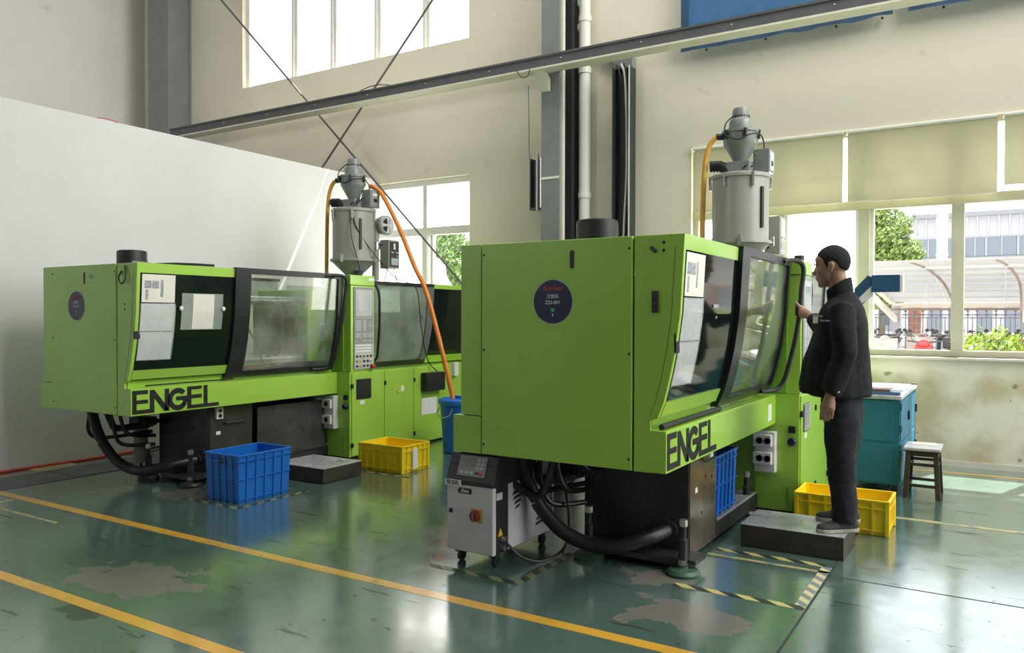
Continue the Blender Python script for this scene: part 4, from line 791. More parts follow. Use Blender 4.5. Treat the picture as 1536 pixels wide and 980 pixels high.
# ------------------------------------------------------------------ crates
def crate(loc, rz, sx, sy_, h, m, label, group=None, hand=None, style='rib', tip=None):
    C = empty('plastic_crate', loc, label, 'crate', group, rz=rz)
    a, b, t, d = sx / 2, sy_ / 2, .006, .018            # walls lean out a little towards the top
    def ring(z, g): return [(-a + d - g, -b + d - g, z), (a - d + g, -b + d - g, z), (a - d + g, b - d + g, z), (-a + d - g, b - d + g, z)]
    mb = MB(); lo, hi = ring(0.002, 0), ring(h, d - .004); li, hi2 = ring(.012, -t), ring(h, d - .004 - t)
    mb.add(lo + hi + hi2 + li, [(0, 3, 2, 1)] + [(i, (i + 1) % 4, 4 + (i + 1) % 4, 4 + i) for i in range(4)] + [(4 + i, 4 + (i + 1) % 4, 8 + (i + 1) % 4, 8 + i) for i in range(4)] + [(8 + i, 8 + (i + 1) % 4, 12 + (i + 1) % 4, 12 + i) for i in range(4)] + [(12, 13, 14, 15)])
    mb.build('body', m, C)
    rim = MB()
    for (x0, x1, y0, y1) in ((-a - .004, a + .004, -b - .004, -b + .012), (-a - .004, a + .004, b - .012, b + .004), (-a - .004, -a + .012, -b + .012, b - .012), (a - .012, a + .004, -b + .012, b - .012)): rim.box(x0, x1, y0, y1, h - .012, h + .002)
    rim.build('rim', m, C, bevel=.003)
    def off(z): return d * (1 - z / h) + .004 * (z / h)
    def vrib(x, y_, ax):
        for_z = (0.004, h - .012)
        lo_, hi_ = off(for_z[0]), off(for_z[1])
        if ax == 'y': s = 1 if y_ > 0 else -1; p0, p1 = (x, s * (b - lo_ + .003), for_z[0]), (x, s * (b - hi_ + .003), for_z[1]); MB().bar(p0, p1, .012, .014, up=(1, 0, 0)).build('rib', m, C)
        else: s = 1 if x > 0 else -1; p0, p1 = (s * (a - lo_ + .003), y_, for_z[0]), (s * (a - hi_ + .003), y_, for_z[1]); MB().bar(p0, p1, .012, .014, up=(0, 1, 0)).build('rib', m, C)
    def band(z, th=.006, pr=.010):
        o_ = off(z); w_ = MB()
        for (x0, x1, y0, y1) in ((-a + o_ - pr, a - o_ + pr, -b + o_ - pr, -b + o_ + .002), (-a + o_ - pr, a - o_ + pr, b - o_ - .002, b - o_ + pr), (-a + o_ - pr, -a + o_ + .002, -b + o_, b - o_), (a - o_ - .002, a - o_ + pr, -b + o_, b - o_)): w_.box(x0, x1, y0, y1, z - th / 2, z + th / 2)
        w_.build('band', m, C)
    nx, ny = (4, 5) if style == 'rib' else (5, 4)
    for i in range(nx):
        x = -a + sx * (i + 1) / (nx + 1)
        for s in (-1, 1): vrib(x, s, 'y')
    for i in range(ny):
        y_ = -b + sy_ * (i + 1) / (ny + 1)
        for s in (-1, 1): vrib(s, y_, 'x')
    for z in ((.03, h * .5, h - .05) if style == 'rib' else (.035, h - .055)): band(z)
    if style != 'rib':
        for s in (-1, 1):
            for s2 in (-1, 1): MB().box(s * (a - .012) - .014, s * (a - .012) + .014, s2 * (b - .012) - .014, s2 * (b - .012) + .014, .004, h - .01).build('corner_post', m, C, bevel=.004)
    if hand:
        for s in (-1, 1):
            if hand == 'y': MB().box(-.055, .055, s * (b - .004) - .006, s * (b - .004) + .006, h - .075, h - .035).build('hand_slot', M_INK, C, bevel=.004)
            else: MB().box(s * (a - .004) - .006, s * (a - .004) + .006, -.055, .055, h - .075, h - .035).build('hand_slot', M_INK, C, bevel=.004)
    if tip: MB().box(a - .006, a + .010, tip - .035, tip + .035, .03, h - .04).build('paper_label', M_PAPER, C)
    return C
crate((-5.155, 4.285, 0), 0, .40, .53, .375, M_BLUE, 'open blue ribbed plastic crate on the floor before the far machine', hand='y')
crate((-4.905, 5.785, 0), 0, .53, .405, .255, M_YEL, 'yellow plastic crate with a white label beside the far step block', 'yellow plastic crates', style='box', tip=-.02)
crate((-.915, 5.87, 0), 0, .60, .36, .236, M_YEL, 'yellow plastic crate behind the man standing on the step block', 'yellow plastic crates', style='box')
crate((-1.24 - .46, 3.75 + 1.50, .142), 0, .28, .52, .40, M_BLUE, 'tall blue plastic crate inside the chute opening of the near machine')

# ------------------------------------------------------------------ step blocks
def step(x0, x1, y0, y1, h, label):
    e = empty('step_block', ((x0 + x1) / 2, (y0 + y1) / 2, 0), label, 'step', 'low step blocks'); a, b = (x1 - x0) / 2, (y1 - y0) / 2
    MB().box(-a, a, -b, b, .003, h - .006).build('body', M_STEPS, e, bevel=.003); MB().box(-a - .003, a + .003, -b - .003, b + .003, h - .006, h).build('top_plate', M_STEPT, e, bevel=.002)
    for sx in (-1, 1):
        for sy_ in (-1, 1): MB().lathe([(.006, h), (.005, h + .001)], (sx * (a - .02), sy_ * (b - .02), 0), n=8).build('screw', M_INK, e)
    MB().box(-a * .3, a, -b - .004, -b, .005, .05).build('kick_board', M_STEPS, e)
step(-1.395, -.785, 5.005, 5.44, .142, 'low dark step block with the man standing on it')
step(-5.56, -4.95, 4.905, 5.385, .133, 'low dark step block with nobody on it, beside the blue crate')

# ------------------------------------------------------------------ mould temperature unit
T = empty('temperature_unit', (-2.60, 3.73, 0), 'white and black mould temperature unit on castors under the machine end', 'control unit')
body = MB().box(-.155, .162, .03, .70, .085, .60).build('body', M_TCUB, T, bevel=.006)
MB().box(.160, .166, .16, .69, .09, .58).build('side_panel', M_TCUW, body, bevel=.003)
for (v0, z0, n_) in ((.20, .40, 4), (.47, .16, 3)):
    for i in range(n_): MB().prism([(v0 + .01 * i, z0 - .03 * i * (1 if n_ == 4 else -1)), (v0 + .11 - .01 * i, z0 + .01 - .03 * i * (1 if n_ == 4 else -1)), (v0 + .12 - .01 * i, z0 + .028 - .03 * i * (1 if n_ == 4 else -1)), (v0 + .015 + .01 * i, z0 + .018 - .03 * i * (1 if n_ == 4 else -1))], 'x', .166, .168).build('louvre', M_TCUB, body)
dr = MB().box(-.162, .165, 0, .035, .085, .475).build('front_door', M_TCUW, T, bevel=.01)
text('lettering', 'Shini', .028, (-.03, -.0045, .440), ROT_F, M_LTXT, dr, shear=.2, offset=.0004)
MB().prism([(-.075, .424), (.015, .424), (.015, .456), (-.07, .456), (-.08, .44)], 'y', -.003, 0).build('badge', M_INK, dr)
MB().lathe([(.014, 0), (.014, .006), (.008, .008)], (-.13, 0, .315), (0, -1, 0), 16).build('door_lock', M_INK, dr, smooth=True)
sw = MB().box(.015, .09, -.008, 0, .27, .345).build('switch_plate', mat('plate_ochre_shaded', (.50, .27, .03), .4), dr, bevel=.004); MB().lathe([(.032, .008), (.030, .03), (.022, .034)], (.048, 0, .307), (0, -1, 0), 8).build('rotary_knob', mat('knob_red_shaded', (.16, .035, .03), .4), sw); MB().box(.043, .053, -.045, -.03, .28, .335).build('knob_grip', mat('knob_red_shaded', (.16, .035, .03)), sw, bevel=.003)  # plate and knob colours darkened to carry the shade under the hood
con = MB().prism([(-.006, .475), (-.006, .50), (.055, .648), (.45, .648), (.45, .475)], 'x', -.165, .168).build('console', M_TCUB, T, bevel=.006)
def slope(s_, q, lift=0.):      # point on the sloped console face; s_ across, q up the slope 0..1
    p = Vector((s_, -.006 + .061 * q, .50 + .148 * q)); return p + Vector((0, -.925, .381)) * lift
def quad_on(name, s0, s1, q0, q1, m, lift, parent):
    vs = [slope(s0, q0, lift), slope(s1, q0, lift), slope(s1, q1, lift), slope(s0, q1, lift), slope(s0, q0, 0), slope(s1, q0, 0), slope(s1, q1, 0), slope(s0, q1, 0)]
    return MB().add(vs, [(0, 1, 2, 3), (4, 7, 6, 5), (0, 4, 5, 1), (1, 5, 6, 2), (2, 6, 7, 3), (3, 7, 4, 0)]).build(name, m, parent)
pl = quad_on('keypad', -.09, .10, .18, .92, M_PANELG, .006, con)
quad_on('display', -.055, .02, .50, .82, mat('lcd_dim', (.25, .28, .24), .15), .009, pl)
for i in range(2):
    for j in range(3): quad_on('key', .035 + i * .028, .055 + i * .028, .45 + j * .15, .53 + j * .15, M_KEY, .009, pl)
for i in range(4): quad_on('key', -.07 + i * .035, -.05 + i * .035, .26, .35, M_KEY if i < 3 else M_DARK, .009, pl)
quad_on('key', .06, .082, .24, .35, M_KRED, .009, pl)
tagp = MB().box(-.165, -.055, -.012, -.006, .466, .500).build('name_tag', M_PAPER, con); text('lettering', '模温机', .030, (-.11, -.0125, .483), ROT_F, M_INK, tagp)
MB().box(.166, .169, .03, .09, .40, .44).build('rating_label', M_PAPERW, body)
MB().prism([(.05, .19), (.10, .19), (.075, .235)], 'x', .164, .166).build('warning_sign', M_YSIGN, body)
for z in (.12, .17): MB().lathe([(.016, 0), (.016, .03)], (.162, .09, z), (1, 0, 0), 10).build('pipe_port', M_STEEL, body, smooth=True)
for x, y_ in ((-.12, .08), (.12, .08), (-.12, .62), (.12, .62)):
    cs = MB().box(x - .02, x + .02, y_ - .025, y_ + .025, .06, .086).build('caster', M_DARK, T); MB().lathe([(.03, -.012), (.03, .012)], (x, y_ + .015, .031), (1, 0, 0), 16).build('wheel', M_RUBBER, cs, smooth=True)
MB().tube(smooth_path([(.20, .10, .14), (.26, .16, .06), (.33, .28, .02), (.38, .45, .06), (.36, .55, .2), (.30, .6, .45)], 6), .009, 7).build('power_cable', M_RUBBER, T, smooth=True)
MB().tube(smooth_path([(.02, .45, .60), (.05, .40, .645), (.10, .30, .63), (.17, .2, .62)], 5), .012, 7).build('pipe', M_HOSE, T, smooth=True)

# ------------------------------------------------------------------ bin, cabinet, stool, arm
B = empty('lidded_bin', (-4.93, 6.90, 0), 'round blue plastic bin with lid receiving the orange hose', 'bin')
MB().lathe([(.17, .004), (.18, .01), (.215, .50), (.225, .505), (.225, .525)], n=36).build('body', M_BLUE, B, smooth=True)
lid = MB().lathe([(.235, .515), (.238, .53), (.235, .56), (.20, .575), (.19, .565), (.02, .57)], n=36).build('lid', M_BLUE, B, smooth=True); MB().box(-.08, .08, -.015, .015, .57, .60).build('lid_grip', M_BLUE, lid, bevel=.006)
MB().tube(smooth_path([(-.15, -.165, .49), (-.16, -.20, .42), (-.06, -.235, .38), (.04, -.245, .42), (.06, -.225, .49)], 6), .006, 7).build('bail_handle', M_STEEL, B, smooth=True)

Cb = empty('tool_cabinet', (-.98, 7.70, 0), 'low teal blue steel cabinet against the wall behind the man', 'cabinet')
MB().box(-.13, .275, -.50, .85, .06, .77).build('body', M_TEAL, Cb, bevel=.004)
MB().box(-.145, .29, -.515, .86, .77, .80).build('worktop', M_WTOP, Cb, bevel=.004); MB().box(.245, .29, .80, .86, .80, .815).build('back_lip', M_DARK, Cb)
MB().box(-.115, .225, -.506, -.50, .42, .755).build('panel', M_TEAL, Cb, bevel=.003); MB().box(-.115, .225, -.506, -.50, .075, .395).build('panel', M_TEAL, Cb, bevel=.003)
for (y0, y1, z0, z1) in ((-.48, .15, .42, .755), (.17, .83, .42, .755), (-.48, .15, .08, .40), (.17, .83, .08, .40)):
    d_ = MB().box(.275, .283, y0, y1, z0, z1).build('door', M_TEAL, Cb, bevel=.003); MB().box(.283, .30, y1 - .09, y1 - .05, (z0 + z1) / 2 - .04, (z0 + z1) / 2 + .04).build('handle', M_NAVY, d_, bevel=.004)
for z in (.30, .50, .68): MB().box(.275, .292, -.505, -.485, z, z + .06).build('hinge', M_TEAL, Cb, bevel=.003)
for x in (-.10, .24):
    for y_ in (-.46, .80): MB().box(x - .02, x + .02, y_ - .02, y_ + .02, .001, .06).build('leg', M_DARK, Cb)
bk = empty('ring_binder', (-.86, 7.37, .801), 'blue-edged folder lying flat on the teal cabinet top', 'folder'); MB().box(-.19, .14, -.12, .12, .001, .022).build('pages', M_PAPER, bk); MB().box(-.2, .15, -.125, .125, .022, .026).build('cover', mat('folder_blue', (.10, .16, .30), .4), bk); MB().box(-.20, .152, -.127, -.12, .001, .024).build('spine', mat('folder_blue', (.1, .16, .3)), bk)
bk = empty('notebook', (-.90, 7.37, .828), 'red-brown notebook lying on the blue-edged folder', 'book'); MB().box(-.14, .11, -.1, .1, .001, .014).build('pages', M_PAPER, bk); MB().box(-.145, .115, -.105, .105, .014, .018).build('cover', mat('book_brown', (.22, .10, .08), .5), bk); MB().box(-.145, .115, -.107, -.1, .001, .016).build('spine', mat('book_brown', (.22, .1, .08)), bk)

sx0, sx1, sy0, sy1, sz = -.665, -.40, 7.055, 7.42, .405
So = empty('wooden_stool', ((sx0 + sx1) / 2, (sy0 + sy1) / 2, 0), 'small dark wooden stool with worn pale seat beside the teal cabinet', 'stool'); a, b = (sx1 - sx0) / 2, (sy1 - sy0) / 2
MB().box(-a, a, -b, b, sz - .022, sz).build('seat', M_WTOP, So, bevel=.004); MB().box(-a + .002, a - .002, -b + .002, b - .002, sz - .03, sz - .022).build('seat_underside', M_WOOD, So)
for i in (-1, 1):
    for j in (-1, 1): MB().bar((i * (a - .015), j * (b - .015), .001), (i * (a - .035), j * (b - .035), sz - .03), .036, .036).build('leg', M_WOOD, So)
for z in (.36, .27, .10):
    hgt = .045 if z > .3 else .022
    for j in (-1, 1): MB().bar((-(a - .03), j * (b - .03), z), (a - .03, j * (b - .03), z), .018, hgt).build('rail', M_WOOD, So)
    for i in (-1, 1): MB().bar((i * (a - .03), -(b - .03), z - .02), (i * (a - .03), b - .03, z - .02), .018, hgt).build('rail', M_WOOD, So)
tag(MB().box(-.62, -.45, 7.25, 7.40, sz + .001, sz + .004).build('paper_scrap', M_PAPERW), 'thin paper scrap lying on the wooden stool', 'paper')

A = empty('sheet_metal_arm', (-1.065, 7.62, .802), 'dark blue angled sheet-metal arm rising behind the man from the cabinet', 'arm')
MB().prism([(.09, .84), (.09, 1.0), (.06, 1.02), (-.05, .90), (-.05, .72), (-.02, .72)], 'y', -.05, .05).build('elbow', M_ARM, A, bevel=.003)
MB().box(.09, .315, -.06, .06, .868, 1.018).build('head', M_ARM, A, bevel=.003); MB().box(.315, .34, -.058, .058, .872, 1.014).build('head_cover', M_WHITE, A, bevel=.003); MB().prism([(.095, .83), (.095, .93), (-.03, .80), (-.03, .74)], 'y', -.052, -.050).build('inner_plate', M_WHITE, A)
MB().box(-.05, .01, -.04, .04, .0, .86).build('post', M_ARM, A, bevel=.003); MB().box(-.058, .06, -.07, .07, .0, .012).build('foot_plate', M_ARM, A)

# ------------------------------------------------------------------ the man
def remesh(name, mb, m, parent, vox, smooth_it=4, sm=.5):
    me = mb.mesh(name, None); o = bpy.data.objects.new(name, me); COL.objects.link(o)
    r_ = o.modifiers.new('r', 'REMESH'); r_.mode = 'VOXEL'; r_.voxel_size = vox
    s_ = o.modifiers.new('s', 'SMOOTH'); s_.factor = sm; s_.iterations = smooth_it
    bpy.context.view_layer.update()
    m2 = bpy.data.meshes.new_from_object(o.evaluated_get(bpy.context.evaluated_depsgraph_get())); bpy.data.objects.remove(o)
    m2.name = name; m2.materials.clear(); m2.materials.append(m); m2.polygons.foreach_set('use_smooth', [True] * len(m2.polygons))
    o = bpy.data.objects.new(name, m2); COL.objects.link(o); o.parent = parent; return o
MX, MY, MZ = -.84, 5.25, .143
P = empty('person', (MX, MY, MZ), 'man in dark jacket and trousers on a step, holding the machine door handle', 'person')
def W(x, y_, z): return (x - MX, y_ - MY, z - MZ)
hd = Vector(W(-.905, 5.25, 1.775)); rotH = Matrix.Rotation(math.radians(-9), 3, 'Y')      # head bowed a little towards the machine
def HP(x, y_, z): return hd + rotH @ Vector((x, y_, z))
body = MB()
body.ball(HP(.012, 0, .022), .098, .078, .097, 24, rotH); body.ball(HP(-.038, 0, -.035), .062, .064, .088, 20, rotH); body.ball(HP(-.055, 0, -.095), .042, .043, .034, 16, rotH)
body.ball(HP(-.080, 0, -.112), .020, .024, .017, 12, rotH)                                         # chin
body.ball(HP(-.068, 0, .040), .024, .056, .036, 14, rotH); body.ball(HP(-.080, 0, .018), .014, .046, .012, 12, rotH)  # forehead, brow
body.rings([(HP(-.085, 0, .012), rotH @ Vector((.010, 0, 0)), Vector((0, .010, 0))), (HP(-.100, 0, -.018), rotH @ Vector((.013, 0, 0)), Vector((0, .013, 0))), (HP(-.109, 0, -.036), rotH @ Vector((.015, 0, 0)), Vector((0, .017, 0))), (HP(-.098, 0, -.047), rotH @ Vector((.012, 0, 0)), Vector((0, .015, 0)))])   # nose
body.ball(HP(-.095, 0, -.066), .013, .024, .007, 12, rotH); body.ball(HP(-.091, 0, -.081), .012, .021, .008, 12, rotH)   # lips
for s in (-1, 1):
    body.ball(HP(-.062, s * .042, -.030), .026, .022, .026, 12, rotH)                               # cheek
    body.rings([(HP(.002, s * .076, -.048), Vector((.009, 0, 0)), Vector((0, .006, .004))), (HP(.004, s * .080, -.030), Vector((.016, 0, 0)), Vector((0, .007, 0))), (HP(.010, s * .084, -.006), Vector((.019, 0, 0)), Vector((0, .008, 0))), (HP(.010, s * .083, .012), Vector((.013, 0, 0)), Vector((0, .007, 0)))])   # ear
body.tube([W(-.85, 5.25, 1.50), W(-.858, 5.25, 1.60), W(-.872, 5.25, 1.68), W(-.885, 5.25, 1.74)], [.075, .060, .056, .058], 16)
body.rings([(W(-.84, 5.25, .92), (.10, 0, 0), (0, .15, 0)), (W(-.84, 5.25, 1.15), (.09, 0, 0), (0, .14, 0)), (W(-.84, 5.25, 1.40), (.10, 0, 0), (0, .16, 0)), (W(-.85, 5.25, 1.50), (.07, 0, 0), (0, .12, 0)), (W(-.85, 5.25, 1.54), (.05, 0, 0), (0, .07, 0))])
SL, EL, WL = W(-.815, 5.055, 1.485), W(-.785, 5.0, 1.235), W(-.862, 4.99, .985)
SR, ER, WR = W(-.86, 5.43, 1.485), W(-.985, 5.60, 1.32), W(-1.135, 5.80, 1.455)
HL, KL, AL = W(-.83, 5.16, .93), W(-.825, 5.15, .58), W(-.80, 5.15, .22)
HR, KR, AR = W(-.83, 5.34, .93), W(-.845, 5.35, .58), W(-.83, 5.38, .22)
body.tube([W(-.84, 5.15, 1.47), SL, EL, WL], [.05, .05, .042, .030], 14); body.tube([W(-.85, 5.35, 1.47), SR, ER, WR], [.05, .05, .042, .030], 14)
body.tube([HL, KL, AL], [.085, .06, .042], 14); body.tube([HR, KR, AR], [.085, .06, .042], 14)
# left hand hanging, relaxed curl
pb = Vector(WL); body.tube([pb + Vector((0, 0, .02)), pb + Vector((-.008, 0, -.03)), pb + Vector((-.014, 0, -.075))], [.026, .034, .034], 14)
body.rings([(pb + Vector((-.008, 0, -.035)), (.038, 0, 0), (0, .017, 0)), (pb + Vector((-.014, 0, -.085)), (.042, 0, 0), (0, .016, 0)), (pb + Vector((-.016, 0, -.095)), (.036, 0, 0), (0, .013, 0))])
for i, (dx, l1, l2, l3) in enumerate(((-.034, .034, .024, .016), (-.012, .038, .027, .018), (.010, .035, .025, .017), (.031, .028, .020, .014))):
    b0 = pb + Vector((-.016 + dx, 0, -.085)); b1 = b0 + Vector((-.004, .004, -l1)); b2 = b1 + Vector((-.004, .013, -l2)); b3 = b2 + Vector((-.002, .015, -l3 * .7))
    body.tube([b0, b1, b2, b3], [.0092, .009, .0085, .007], 10)
t0 = pb + Vector((-.030, .008, -.04)); body.tube([t0, t0 + Vector((-.022, .012, -.025)), t0 + Vector((-.026, .018, -.052)), t0 + Vector((-.022, .02, -.072))], [.014, .012, .0105, .008], 10)
# right hand closed round the tubular door handle
hx, hy, hz_ = -1.24 + .008, 3.75 + 2.140, 1.50                                     # a point on the handle
hc = Vector(W(hx, hy, hz_)); wr = Vector(WR); back = (wr - hc).normalized()
palm = hc + back * .038
body.tube([wr, wr.lerp(palm, .5), palm], [.028, .034, .036], 14); body.rings([(palm + Vector((.0, 0, -.042)), back * .017, back.cross(Vector((0, 0, 1))) * .026), (palm, back * .019, back.cross(Vector((0, 0, 1))) * .030), (palm + Vector((0, 0, .042)), back * .015, back.cross(Vector((0, 0, 1))) * .026)])
sd_ = back.cross(Vector((0, 0, 1))).normalized()
if sd_.y > 0: sd_ = -sd_
for i, dz in enumerate((-.040, -.018, .004, .026)):
    k_ = (.86, 1, 1.03, .95)[i]; z_ = Vector((0, 0, dz))
    body.tube([palm + z_ - sd_ * .012, hc + z_ - sd_ * (.030 * k_) + back * .008, hc + z_ - sd_ * .018 - back * .026 * k_, hc + z_ + sd_ * .010 - back * .030 * k_, hc + z_ + sd_ * .026 - back * .012], [.0105, .0098, .0092, .0088, .0075], 10)
body.tube([palm + Vector((0, 0, .030)) + sd_ * .018, palm + Vector((0, 0, .046)) + sd_ * .026 - back * .02, hc + Vector((0, 0, .052)) + sd_ * .022 - back * .012, hc + Vector((0, 0, .050)) + sd_ * .008 - back * .028], [.014, .012, .0105, .0085], 10)
bodyo = remesh('body', body, M_SKIN, P, .0055, 3)
for s in (-1, 1):
    MB().ball(HP(-.083, s * .030, .000), .009, .014, .006, 10, rotH).build('eye', M_WHITE, P, smooth=True); MB().ball(HP(-.0905, s * .031, -.0005), .003, .006, .0052, 10, rotH).build('iris', M_INK, P)
    MB().tube([HP(-.098, s * .016, .020), HP(-.097, s * .034, .025), HP(-.086, s * .052, .019)], [.003, .0045, .002], 6).build('eyebrow', M_HAIR, P)
# hair: a cap whose edge follows the hairline
mb = MB(); mb.ball((0, 0, 0), .103, .083, .103, 72); vs = []
rr_ = random.Random(3)
for v in mb.v:
    x, y_, z = v
    HL_ = ((-.11, .062), (-.075, .052), (-.055, .036), (-.046, .005), (-.036, -.030), (-.018, -.030), (-.008, .000), (.012, .010), (.032, -.012), (.045, -.052), (.07, -.070), (.11, -.075))
    line = next(a1 + (b1 - a1) * (x - a0) / (b0 - a0) for (a0, a1), (b0, b1) in zip(HL_, HL_[1:]) if x <= b0)
    q = 1.0 + .016 * noise.noise(Vector((x * 45, y_ * 45, z * 45))) + .014 * noise.noise(Vector((x * 160, y_ * 160, z * 110)))
    if z < line: q = max(.84, 1 - (line - z) * 9)
    vs.append(HP(.012 + x * q, y_ * q, .022 + z * q))
mb.v = [tuple(v) for v in vs]; mb.build('hair', M_HAIR, P, smooth=True)
# jacket
jk = MB()
jk.rings([(W(-.880, 5.25, .965), (.212, 0, -.006), (0, .228, 0)), (W(-.885, 5.25, 1.03), (.216, 0, 0), (0, .226, 0)), (W(-.880, 5.25, 1.15), (.200, 0, 0), (0, .218, 0)), (W(-.855, 5.25, 1.30), (.165, 0, 0), (0, .212, 0)), (W(-.842, 5.25, 1.42), (.148, 0, 0), (0, .21, 0)), (W(-.838, 5.25, 1.50), (.125, 0, 0), (0, .19, 0)), (W(-.842, 5.25, 1.555), (.092, 0, .012), (0, .13, 0)), (W(-.850, 5.25, 1.595), (.070, 0, .02), (0, .078, 0))])
jk.tube([W(-.835, 5.16, 1.475), SL, (Vector(SL) + Vector(EL)) / 2, EL, (Vector(EL) + Vector(WL)) / 2, Vector(WL) + Vector((0, 0, .012))], [.07, .078, .076, .070, .064, .056], 18)
jk.tube([W(-.85, 5.34, 1.475), SR, (Vector(SR) + Vector(ER)) / 2, ER, (Vector(ER) + Vector(WR)) / 2, Vector(WR) - (Vector(WR) - Vector(ER)).normalized() * .03], [.07, .076, .072, .066, .058, .05], 18)
jko = remesh('jacket', jk, M_JACKET, P, .011, 5)
for v in jko.data.vertices:                                                  # cloth folds
    c_ = v.co; n_ = noise.noise(Vector((c_.x * 7, c_.y * 7, c_.z * 3.2 + c_.x * 6))) * .012 + noise.noise(Vector((c_.x * 16, c_.y * 16, c_.z * 8))) * .005
    v.co = c_ + v.normal * n_
cl = MB()                                                                   # standing collar
n = 28; vs = []; fs = []
for j, (zz, g) in enumerate(((1.565, .0), (1.615, .005), (1.678, .003), (1.683, -.005), (1.61, -.008))):
    for i in range(n + 1):
        a_ = math.radians(-142 + 284 * i / n); cxx = -.852 - .012 * (zz - 1.57) / .09; fr = (1 - math.cos(a_)) / 2
        vs.append(W(cxx + (.074 + g) * math.cos(a_), 5.25 + (.080 + g) * math.sin(a_), zz + .016 * math.cos(a_) - .055 * fr * (1 if j > 0 else .8)))
for j in range(4):
    for i in range(n): k_ = j * (n + 1) + i; fs.append((k_, k_ + 1, k_ + n + 2, k_ + n + 1))
o = cl.add(vs, fs).build('collar', M_JACKET, jko, smooth=True)
bt = MB().lathe([(.010, 0), (.009, .004)], Vector(WL) + Vector((.048, -.036, .028)), (.5, -.8, 0), 12).build('cuff_button', M_WHITE, jko, smooth=True)
cd_ = MB().box(-.028, .028, -.002, .002, -.022, .022).build('name_badge', M_PAPER, jko); cd_.location = W(-.975, 5.12, 1.435); cd_.rotation_euler = (0, 0, math.radians(-52))
MB().bar(W(-.985, 5.10, 1.462), W(-.925, 5.065, 1.455), .004, .006).build('pocket_flap', M_KEY, jko)
t_ = text('lettering', 'Kerriser', .020, W(-.905, 5.045, 1.425), (PI / 2, 0, math.radians(-22)), M_LTXT, jko, shear=.2)
t_.location = W(-.90, 5.008, 1.43)
# trousers
tr = MB()
tr.rings([(W(-.835, 5.25, .80), (.115, 0, 0), (0, .165, 0)), (W(-.835, 5.25, .88), (.128, 0, 0), (0, .185, 0)), (W(-.835, 5.25, 1.0), (.12, 0, 0), (0, .175, 0))])
tr.tube([W(-.832, 5.165, .93), W(-.828, 5.16, .76), W(-.825, 5.15, .58), W(-.815, 5.15, .40), W(-.805, 5.15, .265), W(-.808, 5.15, .20)], [.112, .104, .086, .076, .072, .076], 18)
tr.tube([W(-.832, 5.335, .93), W(-.840, 5.34, .76), W(-.847, 5.35, .58), W(-.842, 5.365, .40), W(-.835, 5.38, .265), W(-.84, 5.38, .20)], [.112, .104, .086, .076, .072, .076], 18)
tro = remesh('trousers', tr, M_TROUS, P, .011, 4)
for v in tro.data.vertices:
    c_ = v.co; n_ = noise.noise(Vector((c_.x * 9, c_.y * 9, c_.z * 7))) * .009 + noise.noise(Vector((c_.x * 20, c_.y * 20, c_.z * 22))) * .004
    v.co = c_ + v.normal * n_
def shoe(heel, toe):
    h_, t_ = Vector(W(*heel, MZ)), Vector(W(*toe, MZ)); d_ = (t_ - h_).normalized(); s_ = d_.cross(Vector((0, 0, 1))); L_ = (t_ - h_).length
    up = Vector((0, 0, 1)); g = MB(); rings_ = []
    for q, w_, hh in ((.02, .024, .07), (.10, .034, .088), (.28, .037, .090), (.42, .038, .078), (.58, .043, .062), (.75, .046, .050), (.90, .038, .042), (.985, .016, .032)):
        rings_.append((h_ + d_ * (L_ * q) + up * (.018 + hh / 2 - .012), s_ * w_, up * (hh / 2)))
    g.rings(rings_); so = remesh('shoe', g, M_SHOE, P, .006, 3)
    sol = MB(); pts = []
    prof = ((0, .020), (.03, .031), (.15, .036), (.35, .034), (.55, .042), (.75, .048), (.90, .041), (.98, .022), (1.0, .006))
    left = [h_ + d_ * (L_ * q) + s_ * w_ for q, w_ in prof]; rgt = [h_ + d_ * (L_ * q) - s_ * w_ for q, w_ in prof][::-1]
    sol.prism([(p.x, p.y) for p in left + rgt], 'z', .0005, .022); sol.build('sole', M_SOLE, so, bevel=.004); return so
shoe((-.735, 5.20), (-.945, 5.045)); shoe((-.755, 5.43), (-1.012, 5.362))

# ------------------------------------------------------------------ outside
GZ = -.12
st(MB().box(-60, 40, 9.06, 120, GZ - .2, GZ).build('ground_yard', M_YARD), 'pale concrete yard outside the windows')
def foliage(mb, c, rx, ry, rz, n, size, rng_):
    for _ in range(n):
        while True:
            d = Vector((rng_.uniform(-1, 1), rng_.uniform(-1, 1), rng_.uniform(-1, 1)))
            if .35 < d.length < 1: break
        d = d * (.75 + .25 * noise.noise(Vector((d.x * 3, d.y * 3, d.z * 3)) + Vector(c)))
        p = Vector((c[0] + d.x * rx, c[1] + d.y * ry, c[2] + d.z * rz)); q = Vector((rng_.gauss(0, 1), rng_.gauss(0, 1), rng_.gauss(0, 1))).normalized(); u = q.orthogonal().normalized(); v = q.cross(u); s_ = size * rng_.uniform(.6, 1.3)
        mb.add([p - u * s_, p - v * s_ * .5, p + u * s_, p + v * s_ * .5], [(0, 1, 2, 3)])
def tree(loc, blobs, trunk_h, label, m, seed, size=.16):
    e = empty('tree', loc, label, 'tree', 'trees outside the windows'); r_ = random.Random(seed); mb = MB()
    for (x, y_, z, rx, rz, n_) in blobs: foliage(mb, (x, y_, z), rx, rx, rz, n_, size, r_)
    o = bpy.data.objects.new('foliage', mb_raw(mb, m)); COL.objects.link(o); o.parent = e
    t = MB().tube(smooth_path([(0, 0, 0), (.05, 0, trunk_h * .5), (0, .05, trunk_h)], 4), [.16 - .08 * i / 8 for i in range(9)], 10).build('trunk', M_BARK, e, smooth=True)
    for (x, y_, z, rx, rz, n_) in blobs[:4]: MB().tube([(0, 0, trunk_h * .8), (x * .6, y_ * .6, z)], [.07, .02], 7).build('branch', M_BARK, t)
